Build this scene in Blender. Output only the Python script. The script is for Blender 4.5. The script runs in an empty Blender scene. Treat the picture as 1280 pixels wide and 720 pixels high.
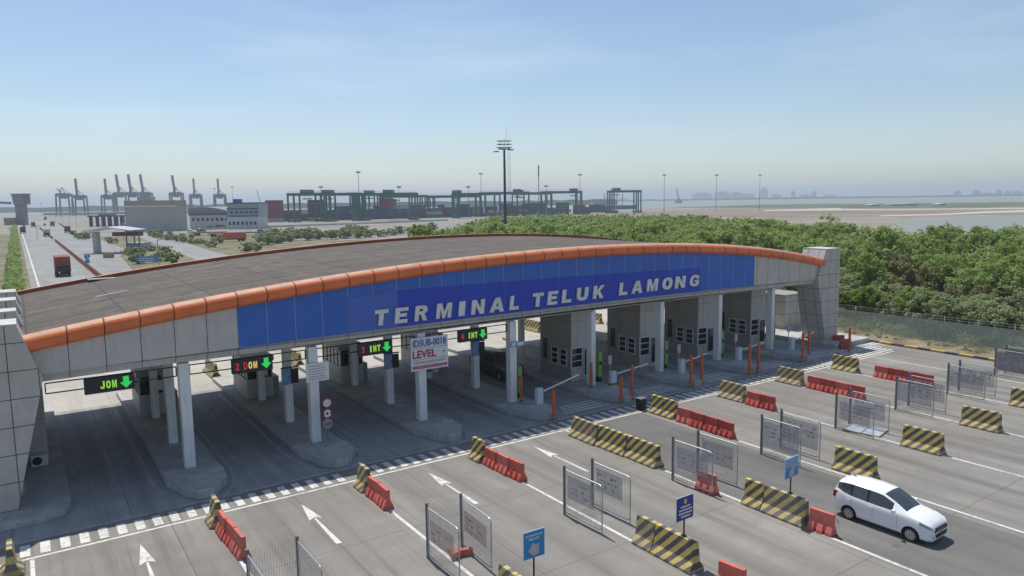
import bpy, bmesh, math, random
import numpy as np
from mathutils import Matrix, Vector
R = math.radians
random.seed(7)
C = bpy.context.scene.collection
scene = bpy.context.scene

# ------------------------------------------------------------------ camera
CAM_H = 13.0
FPX = 905.4
_p, _y, _r = R(6.885), R(34.243), R(-0.80)
fw = Vector((math.sin(_y)*math.cos(_p), math.cos(_y)*math.cos(_p), -math.sin(_p)))
r0 = Vector((math.cos(_y), -math.sin(_y), 0)); u0 = r0.cross(fw)
rt = r0*math.cos(_r) + u0*math.sin(_r); up = -r0*math.sin(_r) + u0*math.cos(_r)
cam = bpy.data.cameras.new('camera'); cam.sensor_width = 36; cam.lens = FPX/1280*36
cam.clip_start = 0.5; cam.clip_end = 40000
camo = bpy.data.objects.new('camera', cam); C.objects.link(camo)
camo.matrix_world = Matrix(((rt.x, up.x, -fw.x, 0), (rt.y, up.y, -fw.y, 0), (rt.z, up.z, -fw.z, CAM_H), (0, 0, 0, 1)))
scene.camera = camo

def at(px, py, z=0.0):
    """world point at height z whose survey position in the photograph is (px, py)"""
    d = rt*(px-640)/FPX + up*(360-py)/FPX + fw
    return Vector((0, 0, CAM_H)) + d*((z-CAM_H)/d.z)

def facing(px, py): q = at(px, py); s = math.hypot(q.x, q.y)*math.cos(math.atan((px-640)/FPX))/FPX; return q, s

# ------------------------------------------------------------------ light
EXPOSURE = 0.12
SUNV = Vector((-0.04, -0.46, -1.0))           # direction the sunlight travels
sel = math.atan2(1.0, math.hypot(SUNV.x, SUNV.y))
w = bpy.data.worlds.new('World'); scene.world = w; w.use_nodes = True
nt = w.node_tree; nt.nodes.clear()
sky = nt.nodes.new('ShaderNodeTexSky'); sky.sky_type = 'NISHITA'; sky.sun_disc = False
sky.sun_elevation = sel; sky.sun_rotation = math.atan2(-SUNV.x, -SUNV.y)
sky.air_density = 1.0; sky.dust_density = .45; sky.ozone_density = 2.2; sky.altitude = 0
bg = nt.nodes.new('ShaderNodeBackground'); bg.inputs[1].default_value = 0.11
wo = nt.nodes.new('ShaderNodeOutputWorld')
# thin high cloud veils
tc = nt.nodes.new('ShaderNodeTexCoord'); mp = nt.nodes.new('ShaderNodeMapping')
mp.inputs['Scale'].default_value = (1.2, 1.2, 7.0)
nz = nt.nodes.new('ShaderNodeTexNoise'); nz.inputs['Scale'].default_value = 2.2; nz.inputs['Detail'].default_value = 5
rmp = nt.nodes.new('ShaderNodeMapRange'); rmp.inputs[1].default_value = .47; rmp.inputs[2].default_value = .8
rmp.inputs[3].default_value = 0; rmp.inputs[4].default_value = .3
mx = nt.nodes.new('ShaderNodeMix'); mx.data_type = 'RGBA'; mx.inputs[7].default_value = (7.6, 8.2, 8.8, 1)
nt.links.new(tc.outputs['Generated'], mp.inputs[0]); nt.links.new(mp.outputs[0], nz.inputs[0])
nt.links.new(nz.outputs[0], rmp.inputs[0]); nt.links.new(rmp.outputs[0], mx.inputs[0])
nt.links.new(sky.outputs[0], mx.inputs[6]); nt.links.new(mx.outputs[2], bg.inputs[0])
nt.links.new(bg.outputs[0], wo.inputs[0])
sl = bpy.data.lights.new('sun', 'SUN'); sl.energy = 4.0; sl.angle = R(0.6); sl.color = (1, .95, .87)
so = bpy.data.objects.new('sun', sl); C.objects.link(so); so.location = (0, 60, 80)
so.rotation_euler = SUNV.to_track_quat('-Z', 'Y').to_euler()
scene.view_settings.view_transform = 'Standard'; scene.view_settings.look = 'None'
scene.view_settings.exposure = EXPOSURE; scene.view_settings.gamma = 1
try:
    scene.cycles.volume_bounces = 0; scene.cycles.max_bounces = 8; scene.cycles.diffuse_bounces = 3
    scene.cycles.transparent_max_bounces = 24
except Exception: pass

# ------------------------------------------------------------------ materials
class NT:
    def __init__(s, m): s.t = m.node_tree
    def n(s, typ, **kw):
        n = s.t.nodes.new('ShaderNode'+typ)
        for k, v in kw.items(): setattr(n, k, v)
        return n
    def l(s, a, b): s.t.links.new(a, b)
    def math(s, op, a, b=None, c=None):
        n = s.n('Math', operation=op)
        for i, v in enumerate((a, b, c)):
            if v is None: continue
            if isinstance(v, (int, float)): n.inputs[i].default_value = v
            else: s.l(v, n.inputs[i])
        return n.outputs[0]
    def mix(s, f, a, b, blend='MIX'):
        n = s.n('Mix', data_type='RGBA', blend_type=blend)
        for i, v in ((0, f), (6, a), (7, b)):
            if isinstance(v, (int, float)): n.inputs[i].default_value = v
            elif isinstance(v, tuple): n.inputs[i].default_value = v+(1,) if len(v) == 3 else v
            else: s.l(v, n.inputs[i])
        return n.outputs[2]
    def noise(s, vec, scale, detail=4, rough=.6):
        n = s.n('TexNoise'); n.inputs['Scale'].default_value = scale
        n.inputs['Detail'].default_value = detail; n.inputs['Roughness'].default_value = rough
        if vec is not None: s.l(vec, n.inputs['Vector'])
        return n.outputs[0]
    def ramp(s, v, lo, hi, a=0., b=1.):
        n = s.n('MapRange'); s.l(v, n.inputs[0])
        for i, q in enumerate((lo, hi, a, b)): n.inputs[i+1].default_value = q
        return n.outputs[0]
    def scaled(s, vec, sc):
        n = s.n('Mapping'); n.inputs['Scale'].default_value = sc; s.l(vec, n.inputs[0]); return n.outputs[0]

def base(name):
    m = bpy.data.materials.new(name); m.use_nodes = True
    b = m.node_tree.nodes['Principled BSDF']; t = NT(m)
    co = t.n('TexCoord').outputs['Object']
    return m, b, t, co

def mat(name, col, rough=.6, metal=0., var=.14, scale=1.5, bump=0., spec=.35, dirt=0., rnd=0.):
    m, b, t, co = base(name)
    f = t.noise(co, scale, 6)
    g = t.noise(co, scale*9, 3)
    dark = tuple(c*(1-var*1.6) for c in col); lite = tuple(min(1, c*(1+var)) for c in col)
    c = t.mix(t.ramp(f, .3, .7), dark, lite)
    c = t.mix(t.ramp(g, .35, .75, 0, var*1.2), c, tuple(x*.75 for x in col))
    if dirt:
        s2 = t.noise(t.scaled(co, (6, 6, .6)), scale*1.2, 5)
        c = t.mix(t.ramp(s2, .5, .75, 0, dirt), c, (.09, .08, .07))
    t.l(c, b.inputs['Base Color'])
    if rnd:
        oi = t.n('ObjectInfo'); c = t.mix(t.math('MULTIPLY', oi.outputs['Random'], rnd), c, tuple(min(1, x*.75+.12) for x in col)); t.l(c, b.inputs['Base Color'])
    b.inputs['Roughness'].default_value = rough; b.inputs['Metallic'].default_value = metal
    b.inputs['Specular IOR Level'].default_value = spec
    if bump:
        bn = t.n('Bump'); bn.inputs['Strength'].default_value = bump; bn.inputs['Distance'].default_value = .02
        t.l(g, bn.inputs['Height']); t.l(bn.outputs[0], b.inputs['Normal'])
    return m

def emat(name, col, e):
    m, b, t, co = base(name)
    b.inputs['Base Color'].default_value = col+(1,); b.inputs['Emission Color'].default_value = col+(1,)
    b.inputs['Emission Strength'].default_value = e
    return m

def joint_mat(name, col, px, pz, axis=('X', 'Z'), off=(0, 0), wd=.03, jc=(.05, .05, .055), var=.08, rough=.5, dirt=.25, cellvar=.06, spec=.4, wrap=False):
    """cladding panels with dark joints"""
    m, b, t, co = base(name)
    sp = t.n('SeparateXYZ'); t.l(co, sp.inputs[0])
    fs, cells = [], []
    for ax, p, o in ((axis[0], px, off[0]), (axis[1], pz, off[1])):
        if not p: continue
        v = t.math('DIVIDE', t.math('SUBTRACT', sp.outputs[ax], o), p)
        fr = t.math('FRACT', v)
        d = t.math('MULTIPLY', t.math('MINIMUM', fr, t.math('SUBTRACT', 1., fr)), p)
        lt = t.math('LESS_THAN', d, wd/2)
        if wrap and ax == 'X':
            ge = t.n('NewGeometry'); sn = t.n('SeparateXYZ'); t.l(ge.outputs['Normal'], sn.inputs[0])
            ny = t.math('GREATER_THAN', t.math('ABSOLUTE', sn.outputs['Y']), .6)
            v2 = t.math('FRACT', t.math('DIVIDE', sp.outputs['Y'], p)); d2 = t.math('MULTIPLY', t.math('MINIMUM', v2, t.math('SUBTRACT', 1., v2)), p)
            lt = t.math('ADD', t.math('MULTIPLY', lt, ny), t.math('MULTIPLY', t.math('LESS_THAN', d2, wd/2), t.math('SUBTRACT', 1., ny)))
        fs.append(lt); cells.append(t.math('FLOOR', v))
    j = fs[0] if len(fs) == 1 else t.math('MAXIMUM', fs[0], fs[1])
    cb = t.n('CombineXYZ'); t.l(cells[0], cb.inputs[0])
    if len(cells) > 1: t.l(cells[1], cb.inputs[1])
    wn = t.n('TexWhiteNoise', noise_dimensions='3D'); t.l(cb.outputs[0], wn.inputs[0])
    f = t.noise(co, 1.1, 5)
    c = t.mix(t.ramp(f, .3, .7), tuple(x*(1-var) for x in col), tuple(min(1, x*(1+var)) for x in col))
    c = t.mix(t.ramp(wn.outputs[0], 0, 1, 0, cellvar*3), c, tuple(x*.72 for x in col))
    if dirt:
        s2 = t.noise(t.scaled(co, (5, 5, .5)), 1.1, 5)
        c = t.mix(t.ramp(s2, .48, .78, 0, dirt), c, tuple(x*.45 for x in col))
    c = t.mix(j, c, jc)
    t.l(c, b.inputs['Base Color']); b.inputs['Roughness'].default_value = rough
    b.inputs['Specular IOR Level'].default_value = spec
    return m

def ground_mat(name, col, jx=5.0, jy=6.0, track=.5, stain=.5, crack=True, rough=.85, lanes=None):
    m, b, t, co = base(name)
    n1 = t.noise(co, .09, 6, .65); n2 = t.noise(co, .7, 7, .7); n3 = t.noise(co, 14, 3)
    c = t.mix(t.ramp(n1, .32, .68), tuple(x*.74 for x in col), tuple(x*1.16 for x in col))
    c = t.mix(t.ramp(n2, .42, .72, 0, .45*stain), c, tuple(x*.55 for x in col))
    c = t.mix(t.ramp(n3, .4, .8, 0, .30), c, tuple(x*.6 for x in col))
    if track:
        tr = t.noise(t.scaled(co, (1.0, .035, 1)), .9, 5, .6)
        c = t.mix(t.ramp(tr, .46, .72, 0, track), c, tuple(x*.48 for x in col))
    oil = t.noise(t.scaled(co, (1, .6, 1)), .33, 3)
    c = t.mix(t.ramp(oil, .62, .74, 0, .5*stain), c, tuple(x*.4 for x in col))
    sp = t.n('SeparateXYZ'); t.l(co, sp.inputs[0])
    if lanes:
        u = t.math('FRACT', t.math('DIVIDE', t.math('ADD', sp.outputs['X'], lanes[0]*100-lanes[1]), lanes[0]))
        dd = t.math('ABSOLUTE', t.math('SUBTRACT', t.math('ABSOLUTE', t.math('SUBTRACT', u, .5)), .135))
        nn2 = t.noise(t.scaled(co, (2.2, .06, 1)), 1.0, 5, .65)
        c = t.mix(t.math('MULTIPLY', t.ramp(dd, .02, .11, 1, 0), t.ramp(nn2, .36, .66, 0, .75)), c, tuple(x*.50 for x in col))
        sk = t.noise(t.scaled(co, (5.0, .05, 1)), 1.0, 3, .5)
        c = t.mix(t.ramp(sk, .62, .72, 0, .45), c, tuple(x*.40 for x in col))
        wn3 = t.noise(t.scaled(co, (.12, .35, 1)), 1.0, 2, .4)
        c = t.mix(t.ramp(wn3, .52, .54, 0, .28), c, tuple(x*.72 for x in col))
    if jx:
        for ax, p in (('X', jx), ('Y', jy)):
            fr = t.math('FRACT', t.math('DIVIDE', t.math('ADD', sp.outputs[ax], 1000.7), p))
            d = t.math('MULTIPLY', t.math('MINIMUM', fr, t.math('SUBTRACT', 1., fr)), p)
            j = t.math('LESS_THAN', d, .022)
            c = t.mix(t.math('MULTIPLY', j, .6), c, tuple(x*.3 for x in col))
        wn = t.n('TexWhiteNoise', noise_dimensions='2D'); cb = t.n('CombineXYZ')
        t.l(t.math('FLOOR', t.math('DIVIDE', t.math('ADD', sp.outputs['X'], 1000.7), jx)), cb.inputs[0])
        t.l(t.math('FLOOR', t.math('DIVIDE', t.math('ADD', sp.outputs['Y'], 1000.7), jy)), cb.inputs[1])
        t.l(cb.outputs[0], wn.inputs[0])
        c = t.mix(t.ramp(wn.outputs[0], 0, 1, 0, .35), c, tuple(x*.78 for x in col))
    if crack:
        vo = t.n('TexVoronoi', feature='DISTANCE_TO_EDGE'); vo.inputs['Scale'].default_value = .16
        ds = t.n('VectorMath', operation='ADD'); t.l(co, ds.inputs[0])
        nn = t.n('TexNoise'); nn.inputs['Scale'].default_value = 1.2; t.l(co, nn.inputs['Vector'])
        sc = t.n('VectorMath', operation='SCALE'); t.l(nn.outputs['Color'], sc.inputs[0]); sc.inputs['Scale'].default_value = 1.3
        t.l(sc.outputs[0], ds.inputs[1]); t.l(ds.outputs[0], vo.inputs['Vector'])
        c = t.mix(t.math('MULTIPLY', t.math('LESS_THAN', vo.outputs['Distance'], .0035), t.ramp(n1, .5, .6, 0, .7)), c, tuple(x*.3 for x in col))
    t.l(c, b.inputs['Base Color']); b.inputs['Roughness'].default_value = rough
    b.inputs['Specular IOR Level'].default_value = .25
    bn = t.n('Bump'); bn.inputs['Strength'].default_value = .25; bn.inputs['Distance'].default_value = .01
    t.l(n3, bn.inputs['Height']); t.l(bn.outputs[0], b.inputs['Normal'])
    return m

def stripe_mat(name, ca, cb_, period, vec=(0, 1, 1), worn=.35, rough=.7):
    m, b, t, co = base(name)
    d = t.n('VectorMath', operation='DOT_PRODUCT'); t.l(co, d.inputs[0]); d.inputs[1].default_value = vec
    wob = t.math('MULTIPLY', t.math('SUBTRACT', t.noise(co, 6, 2), .5), .05)
    fr = t.math('FRACT', t.math('DIVIDE', t.math('ADD', t.math('ADD', d.outputs['Value'], wob), 50.), period))
    c = t.mix(t.math('GREATER_THAN', fr, .5), ca, cb_)
    oi = t.n('ObjectInfo'); va = t.n('VectorMath', operation='ADD'); t.l(co, va.inputs[0]); cbb = t.n('CombineXYZ'); t.l(t.math('MULTIPLY', oi.outputs['Random'], 40.), cbb.inputs[0]); t.l(cbb.outputs[0], va.inputs[1])
    g = t.noise(va.outputs[0], 3.2, 6, .7); g2 = t.noise(va.outputs[0], 22, 3, .7)
    sz = t.n('SeparateXYZ'); t.l(co, sz.inputs[0]); mud = t.math('MULTIPLY', t.ramp(sz.outputs['Z'], 0, .3, 1, 0), t.ramp(g, .3, .6))
    c = t.mix(t.math('MULTIPLY', mud, .6), c, (.20, .18, .15))
    c = t.mix(t.ramp(g, .45, .8, 0, worn), c, (.22, .20, .17))
    c = t.mix(t.ramp(g2, .55, .8, 0, worn*1.2), c, (.30, .28, .24))
    t.l(c, b.inputs['Base Color']); b.inputs['Roughness'].default_value = rough
    return m

def paint_mat(name, col, under, wear=.5):
    m, b, t, co = base(name)
    g = t.noise(co, 5, 7, .75); g1 = t.noise(co, .6, 3)
    k = t.math('ADD', t.math('MULTIPLY', g, .7), t.math('MULTIPLY', g1, .3))
    c = t.mix(t.ramp(k, .47, .61, 0, wear), col, under)
    t.l(c, b.inputs['Base Color']); b.inputs['Roughness'].default_value = .75
    return m

def leaf_mat(name, a, b2, c3):
    m, b, t, co = base(name)
    oi = t.n('ObjectInfo'); ge = t.n('NewGeometry')
    c = t.mix(oi.outputs['Random'], a, b2)
    c = t.mix(t.ramp(t.noise(co, .55, 3), .35, .7, 0, .8), c, c3)
    c = t.mix(t.ramp(ge.outputs['Random Per Island'], 0, 1, 0, .30), c, tuple(x*.5 for x in a))
    t.l(c, b.inputs['Base Color']); b.inputs['Roughness'].default_value = .55
    b.inputs['Specular IOR Level'].default_value = .3
    tr = t.n('BsdfTranslucent'); t.l(t.mix(.5, c, (.30, .40, .08)), tr.inputs[0])
    ms = t.n('MixShader'); ms.inputs[0].default_value = .5
    out = m.node_tree.nodes['Material Output']
    t.l(b.outputs[0], ms.inputs[1]); t.l(tr.outputs[0], ms.inputs[2]); t.l(ms.outputs[0], out.inputs[0])
    return m

def mesh_screen(name, col, cell=.06, wire=.35, rough=.5, metal=.3, alpha_min=None):
    """woven wire screen: the wires are opaque, the holes open"""
    m, b, t, co = base(name)
    b.inputs['Base Color'].default_value = col+(1,); b.inputs['Roughness'].default_value = rough; b.inputs['Metallic'].default_value = metal
    sp = t.n('SeparateXYZ'); t.l(co, sp.inputs[0])
    h = t.math('ADD', sp.outputs['X'], sp.outputs['Y'])
    fs = []
    for v in (h, sp.outputs['Z']):
        fr = t.math('FRACT', t.math('DIVIDE', t.math('ADD', v, 100.), cell)); fs.append(t.math('LESS_THAN', fr, wire))
    t.l(t.math('MAXIMUM', fs[0], fs[1]), b.inputs['Alpha'])
    return m

M = {}
M['plaza'] = ground_mat('plaza_concrete', (.29, .275, .25), track=.9, stain=.95, lanes=(6.33, 5.85), crack=False)
M['lane_dark'] = ground_mat('dark_lane_concrete', (.185, .18, .172), jx=0, jy=0, track=.45, stain=.5)
M['gate_floor'] = ground_mat('gate_lane_surface', (.42, .415, .41), jx=4.2, jy=6.0, track=.9, stain=1.1, lanes=(6.42, 6.1))
M['back_concrete'] = ground_mat('pale_concrete', (.50, .475, .42), track=.4, stain=.5)
M['road'] = ground_mat('road_concrete', (.31, .31, .30), jx=4.0, jy=8.0, track=.4, stain=.3, crack=False)
M['kerb'] = mat('island_concrete', (.46, .455, .44), .85, var=.18, scale=1.2, bump=.3, dirt=.35)
M['white_paint'] = paint_mat('road_paint_white', (.68, .67, .63), (.30, .285, .265), .85)
M['white_paint_soft'] = paint_mat('road_paint_faded', (.45, .44, .42), (.26, .255, .25), 1.0)
M['sand'] = mat('sandy_ground', (.31, .28, .23), .95, var=.25, scale=.02, spec=.1)
M['dry'] = mat('dry_grass_ground', (.22, .20, .13), .95, var=.35, scale=.15, spec=.1)
M['verge'] = mat('verge_soil', (.27, .22, .16), .95, var=.4, scale=.5, spec=.1, bump=.5)
M['mud'] = mat('forest_floor', (.09, .10, .05), .95, var=.4, scale=.2, spec=.1)
M['flat'] = mat('tidal_flat', (.26, .215, .17), .95, var=.2, scale=.01, spec=.1)
M['flat_pale'] = mat('pale_fill_sand', (.52, .49, .44), .95, var=.15, scale=.01, spec=.1)
M['scrub'] = mat('coastal_scrub', (.14, .16, .10), .95, var=.4, scale=.02, spec=.1)
M['yard'] = mat('yard_pavement', (.27, .25, .225), .9, var=.15, scale=.03, spec=.2)
M['farland'] = mat('far_land', (.10, .14, .10), .95, var=.4, scale=.003, spec=.1)
def water_mat():
    m, b, t, co = base('sea_water')
    b.inputs['Base Color'].default_value = (.22, .24, .21, 1); b.inputs['Roughness'].default_value = .5
    bn = t.n('Bump'); bn.inputs['Strength'].default_value = .5; bn.inputs['Distance'].default_value = .3
    t.l(t.noise(co, .6, 4), bn.inputs['Height']); t.l(bn.outputs[0], b.inputs['Normal'])
    return m
M['water'] = water_mat()
PW = 1.423
M['panel_grey'] = joint_mat('grey_fascia_panel', (.54, .52, .485), PW, 0, off=(.02, 0), wd=.035, dirt=.3, rough=.4)
M['panel_blue'] = joint_mat('blue_fascia_panel', (.04, .15, .54), PW, 0, off=(.02, 0), wd=.03, jc=(.30, .36, .46), dirt=.2, rough=.3, cellvar=.12)
M['banner_blue'] = joint_mat('royal_blue_panel', (.02, .07, .54), PW, 0, off=(.02, 0), wd=.018, jc=(.09, .14, .38), dirt=.45, rough=.25, cellvar=.22)
M['banner_fade'] = joint_mat('faded_blue_panel', (.07, .15, .52), PW, 0, off=(.02, 0), wd=.018, jc=(.2, .23, .4), dirt=.2, rough=.3, cellvar=.1)
M['beam'] = joint_mat('grey_beam_cladding', (.52, .505, .47), PW, 0, off=(.02, 0), wd=.03, dirt=.35)
M['orange'] = mat('orange_roll_cladding', (.80, .185, .05), .32, var=.12, scale=.6, spec=.5, dirt=.15)
M['groove'] = mat('dark_groove', (.10, .04, .025), .8)  # dark brown for the seams between the roll's cladding segments
M['edge_top'] = mat('pale_orange_top', (.62, .32, .20), .6, var=.18, scale=.8, dirt=.3)  # paler orange for the roll's top faces and the back edge cap
M['orange_dull'] = mat('orange_kerb_cladding', (.42, .10, .05), .6, var=.2, scale=.6, dirt=.4)
M['roof'] = joint_mat('roof_sheet', (.12, .10, .082), 3.9, 2.3, axis=('X', 'Y'), wd=.11, jc=(.06, .05, .045), var=.40, dirt=.9, rough=.85, cellvar=.24)
M['pylon'] = joint_mat('pylon_cladding', (.50, .475, .43), 1.05, 1.18, off=(.3, .35), wd=.035, dirt=.25, cellvar=.02, wrap=True)
M['pylon_top'] = mat('pylon_cap', (.55, .54, .51), .6, dirt=.2)
M['soffit'] = joint_mat('soffit_panel', (.45, .45, .44), 2.6, 2.6, axis=('X', 'Y'), wd=.03)
M['column'] = mat('white_column_paint', (.78, .79, .78), .5, var=.06, scale=.8, dirt=.25)
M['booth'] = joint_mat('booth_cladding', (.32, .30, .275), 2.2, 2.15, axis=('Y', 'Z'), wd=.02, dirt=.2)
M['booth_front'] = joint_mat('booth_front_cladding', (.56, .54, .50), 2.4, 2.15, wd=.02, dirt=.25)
M['booth_lite'] = joint_mat('small_booth_panel', (.52, .51, .48), 1.6, 3, wd=.02, dirt=.3)
M['frame'] = mat('aluminium_frame', (.62, .62, .61), .4, .0, var=.06)
M['glass'] = mat('dark_glass', (.02, .025, .03), .08, var=.1, spec=.8)
M['black'] = mat('black_metal', (.025, .025, .027), .45, var=.2)
M['led'] = mat('sign_case', (.035, .037, .04), .5)
M['led_g'] = emat('led_green', (.03, .62, .10), .55)
M['led_y'] = emat('led_yellow_green', (.33, .70, .06), .5)
M['led_o'] = emat('led_amber', (.75, .55, .16), .5)
M['led_r'] = emat('led_red', (.6, .03, .05), .3)
M['jersey'] = stripe_mat('hazard_stripe', (.62, .46, .12), (.07, .07, .072), .47, worn=.5)
M['jersey_b'] = stripe_mat('hazard_stripe_worn', (.56, .43, .16), (.11, .105, .10), .50, worn=.85)
M['jersey_rev'] = stripe_mat('hazard_stripe_reverse', (.58, .42, .045), (.055, .055, .058), .56, vec=(1, 1, 1))
M['kerb_stripe'] = stripe_mat('kerb_stripe', (.62, .42, .04), (.06, .06, .06), 2.2, vec=(0, 1, 0))
M['hazard_small'] = stripe_mat('pole_foot_stripe', (.6, .43, .04), (.05, .05, .05), .22)
M['red'] = mat('red_plastic', (.66, .12, .08), .55, var=.22, scale=2.5, dirt=.45, rnd=.6)
M['red_faded'] = mat('faded_red_plastic', (.62, .17, .13), .6, var=.22, scale=3, dirt=.25)
M['red_dark'] = mat('deep_red_plastic', (.52, .085, .07), .55, var=.22, scale=2.5, dirt=.3)
M['pole_orange'] = mat('orange_post_paint', (.62, .13, .045), .55, var=.15, dirt=.2)
M['galv'] = mat('galvanised_steel', (.46, .47, .48), .45, .55, var=.15, scale=3)
M['galv_dark'] = mat('weathered_steel', (.20, .215, .23), .5, .4, var=.2, scale=3)
M['screen'] = mesh_screen('gate_wire_mesh', (.36, .37, .38), .05, .24)
M['banner'] = mesh_screen('faded_grey_banner', (.40, .40, .41), .03, .20, rough=.8, metal=0)
M['banner_red'] = mesh_screen('faded_red_banner', (.48, .32, .30), .03, .22, rough=.8, metal=0)
M['banner_mauve'] = mat('faded_mauve_banner', (.33, .29, .30), .8, var=.25, scale=4, dirt=.2)
M['banner_mark'] = mat('faded_banner_print', (.48, .47, .46), .8, var=.2, scale=4)
M['banner_print'] = mat('washed_banner_print', (.36, .355, .35), .8, var=.2, scale=4)
M['sheet_grey'] = mat('pale_panel_sheet', (.42, .47, .52), .6, var=.15, scale=3)
M['netting'] = mesh_screen('green_fence_netting', (.50, .58, .47), .07, .36, rough=.9, metal=0)
M['sky_sign'] = mat('sky_blue_sign', (.03, .24, .53), .4, var=.05)
M['pale_sign'] = mat('bleached_blue_sign', (.20, .38, .62), .4, var=.25, scale=3)
M['navy_sign'] = mat('navy_sign', (.03, .045, .25), .4, var=.05)
M['white'] = mat('white_sign_face', (.78, .78, .76), .5, var=.04, dirt=.1)
M['letter'] = mat('off_white_letter', (.80, .78, .72), .5, var=.12, scale=2, dirt=.35)
M['text_blue'] = mat('blue_sign_print', (.04, .12, .42), .6, var=.1)
M['text_red'] = mat('red_sign_print', (.5, .03, .06), .6, var=.1)
M['text_grey'] = mat('grey_sign_print', (.3, .3, .32), .6)
M['yellow_print'] = mat('yellow_sign_print', (.6, .55, .12), .6)
M['sign_pole'] = mat('dark_sign_post', (.035, .02, .02), .5)
M['sign_green'] = mat('green_cabinet', (.30, .50, .13), .55, var=.12, dirt=.25)
M['boom_box'] = mat('barrier_cabinet', (.62, .68, .72), .4, var=.04, dirt=.15)
M['carwhite'] = mat('white_car_paint', (.80, .81, .82), .18, var=.01, spec=.6)
M['cardark'] = mat('graphite_car_paint', (.07, .075, .08), .2, var=.03, spec=.6)
M['carblack'] = mat('black_trim', (.012, .012, .013), .5)
M['tyre'] = mat('tyre_rubber', (.02, .02, .02), .8)
M['rim'] = mat('alloy_rim', (.6, .6, .6), .3, .7)
M['lamp_glass'] = mat('headlamp_glass', (.26, .30, .33), .1, .3, spec=.8)
M['tail'] = mat('tail_lamp', (.35, .02, .02), .2)
M['carpane'] = mat('car_window', (.045, .055, .06), .05, var=.1, spec=.9)
M['crane_green'] = mat('crane_green_paint', (.04, .14, .115), .5, var=.2, scale=.2)
M['crane_blue'] = mat('quay_crane_paint', (.055, .09, .13), .5, var=.2, scale=.05)
M['crane_red'] = mat('quay_crane_boom_red', (.32, .10, .09), .5, var=.2, scale=.05)
M['tan_wall'] = joint_mat('warehouse_sheet', (.42, .40, .36), 1.3, 0, wd=.10, jc=(.38, .365, .33), dirt=.25)
M['tan_wall_low'] = joint_mat('warehouse_lower_sheet', (.36, .40, .43), 1.3, 0, wd=.10, jc=(.33, .37, .40), dirt=.25)
M['tan_top'] = mat('warehouse_parapet', (.40, .33, .23), .7)
M['office_grey'] = mat('office_wall', (.38, .42, .44), .7)
M['office_white'] = mat('office_lower_wall', (.58, .60, .60), .7)
M['blue_trim'] = mat('blue_trim', (.05, .12, .33), .6)
M['roof_grey'] = mat('curved_roof_grey', (.26, .25, .27), .7)
M['tower'] = mat('conveyor_tower_cladding', (.22, .23, .25), .8, var=.2, scale=.2)
M['tower_red'] = mat('conveyor_tower_brown', (.25, .14, .12), .8, var=.2, scale=.2)
M['rust'] = mat('rusty_red_truck', (.27, .085, .06), .8, var=.3, scale=.6)
M['rust_box'] = mat('brown_red_barrier', (.34, .12, .07), .8, var=.3, scale=.4)
M['mast'] = mat('mast_steel', (.25, .28, .31), .5, .3, var=.1)
M['mast_dark'] = mat('dark_mast_steel', (.06, .08, .11), .5, .3, var=.1)
M['trunk'] = mat('bark', (.13, .10, .075), .9, var=.3, scale=3)
M['leafA'] = leaf_mat('mangrove_leaf', (.31, .42, .11), (.45, .53, .19), (.20, .29, .08))
M['leafB'] = leaf_mat('olive_leaf', (.38, .43, .23), (.45, .49, .28), (.27, .32, .15))
M['leafC'] = leaf_mat('bright_leaf', (.24, .34, .04), (.30, .38, .06), (.16, .25, .035))
M['leafD'] = leaf_mat('dry_leaf', (.32, .24, .15), (.36, .28, .17), (.20, .20, .09))
for i, c in enumerate([(.26, .055, .045), (.05, .10, .26), (.25, .06, .05), (.03, .10, .18), (.30, .17, .10), (.42, .43, .43), (.05, .17, .12), (.20, .04, .04), (.07, .10, .17)]):
    M['cont%d' % i] = mat('container_paint_%s' % ['red', 'blue', 'bright_red', 'teal', 'brown', 'white', 'green', 'maroon', 'navy'][i], c, .6, var=.12, scale=.3, dirt=.2)

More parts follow.
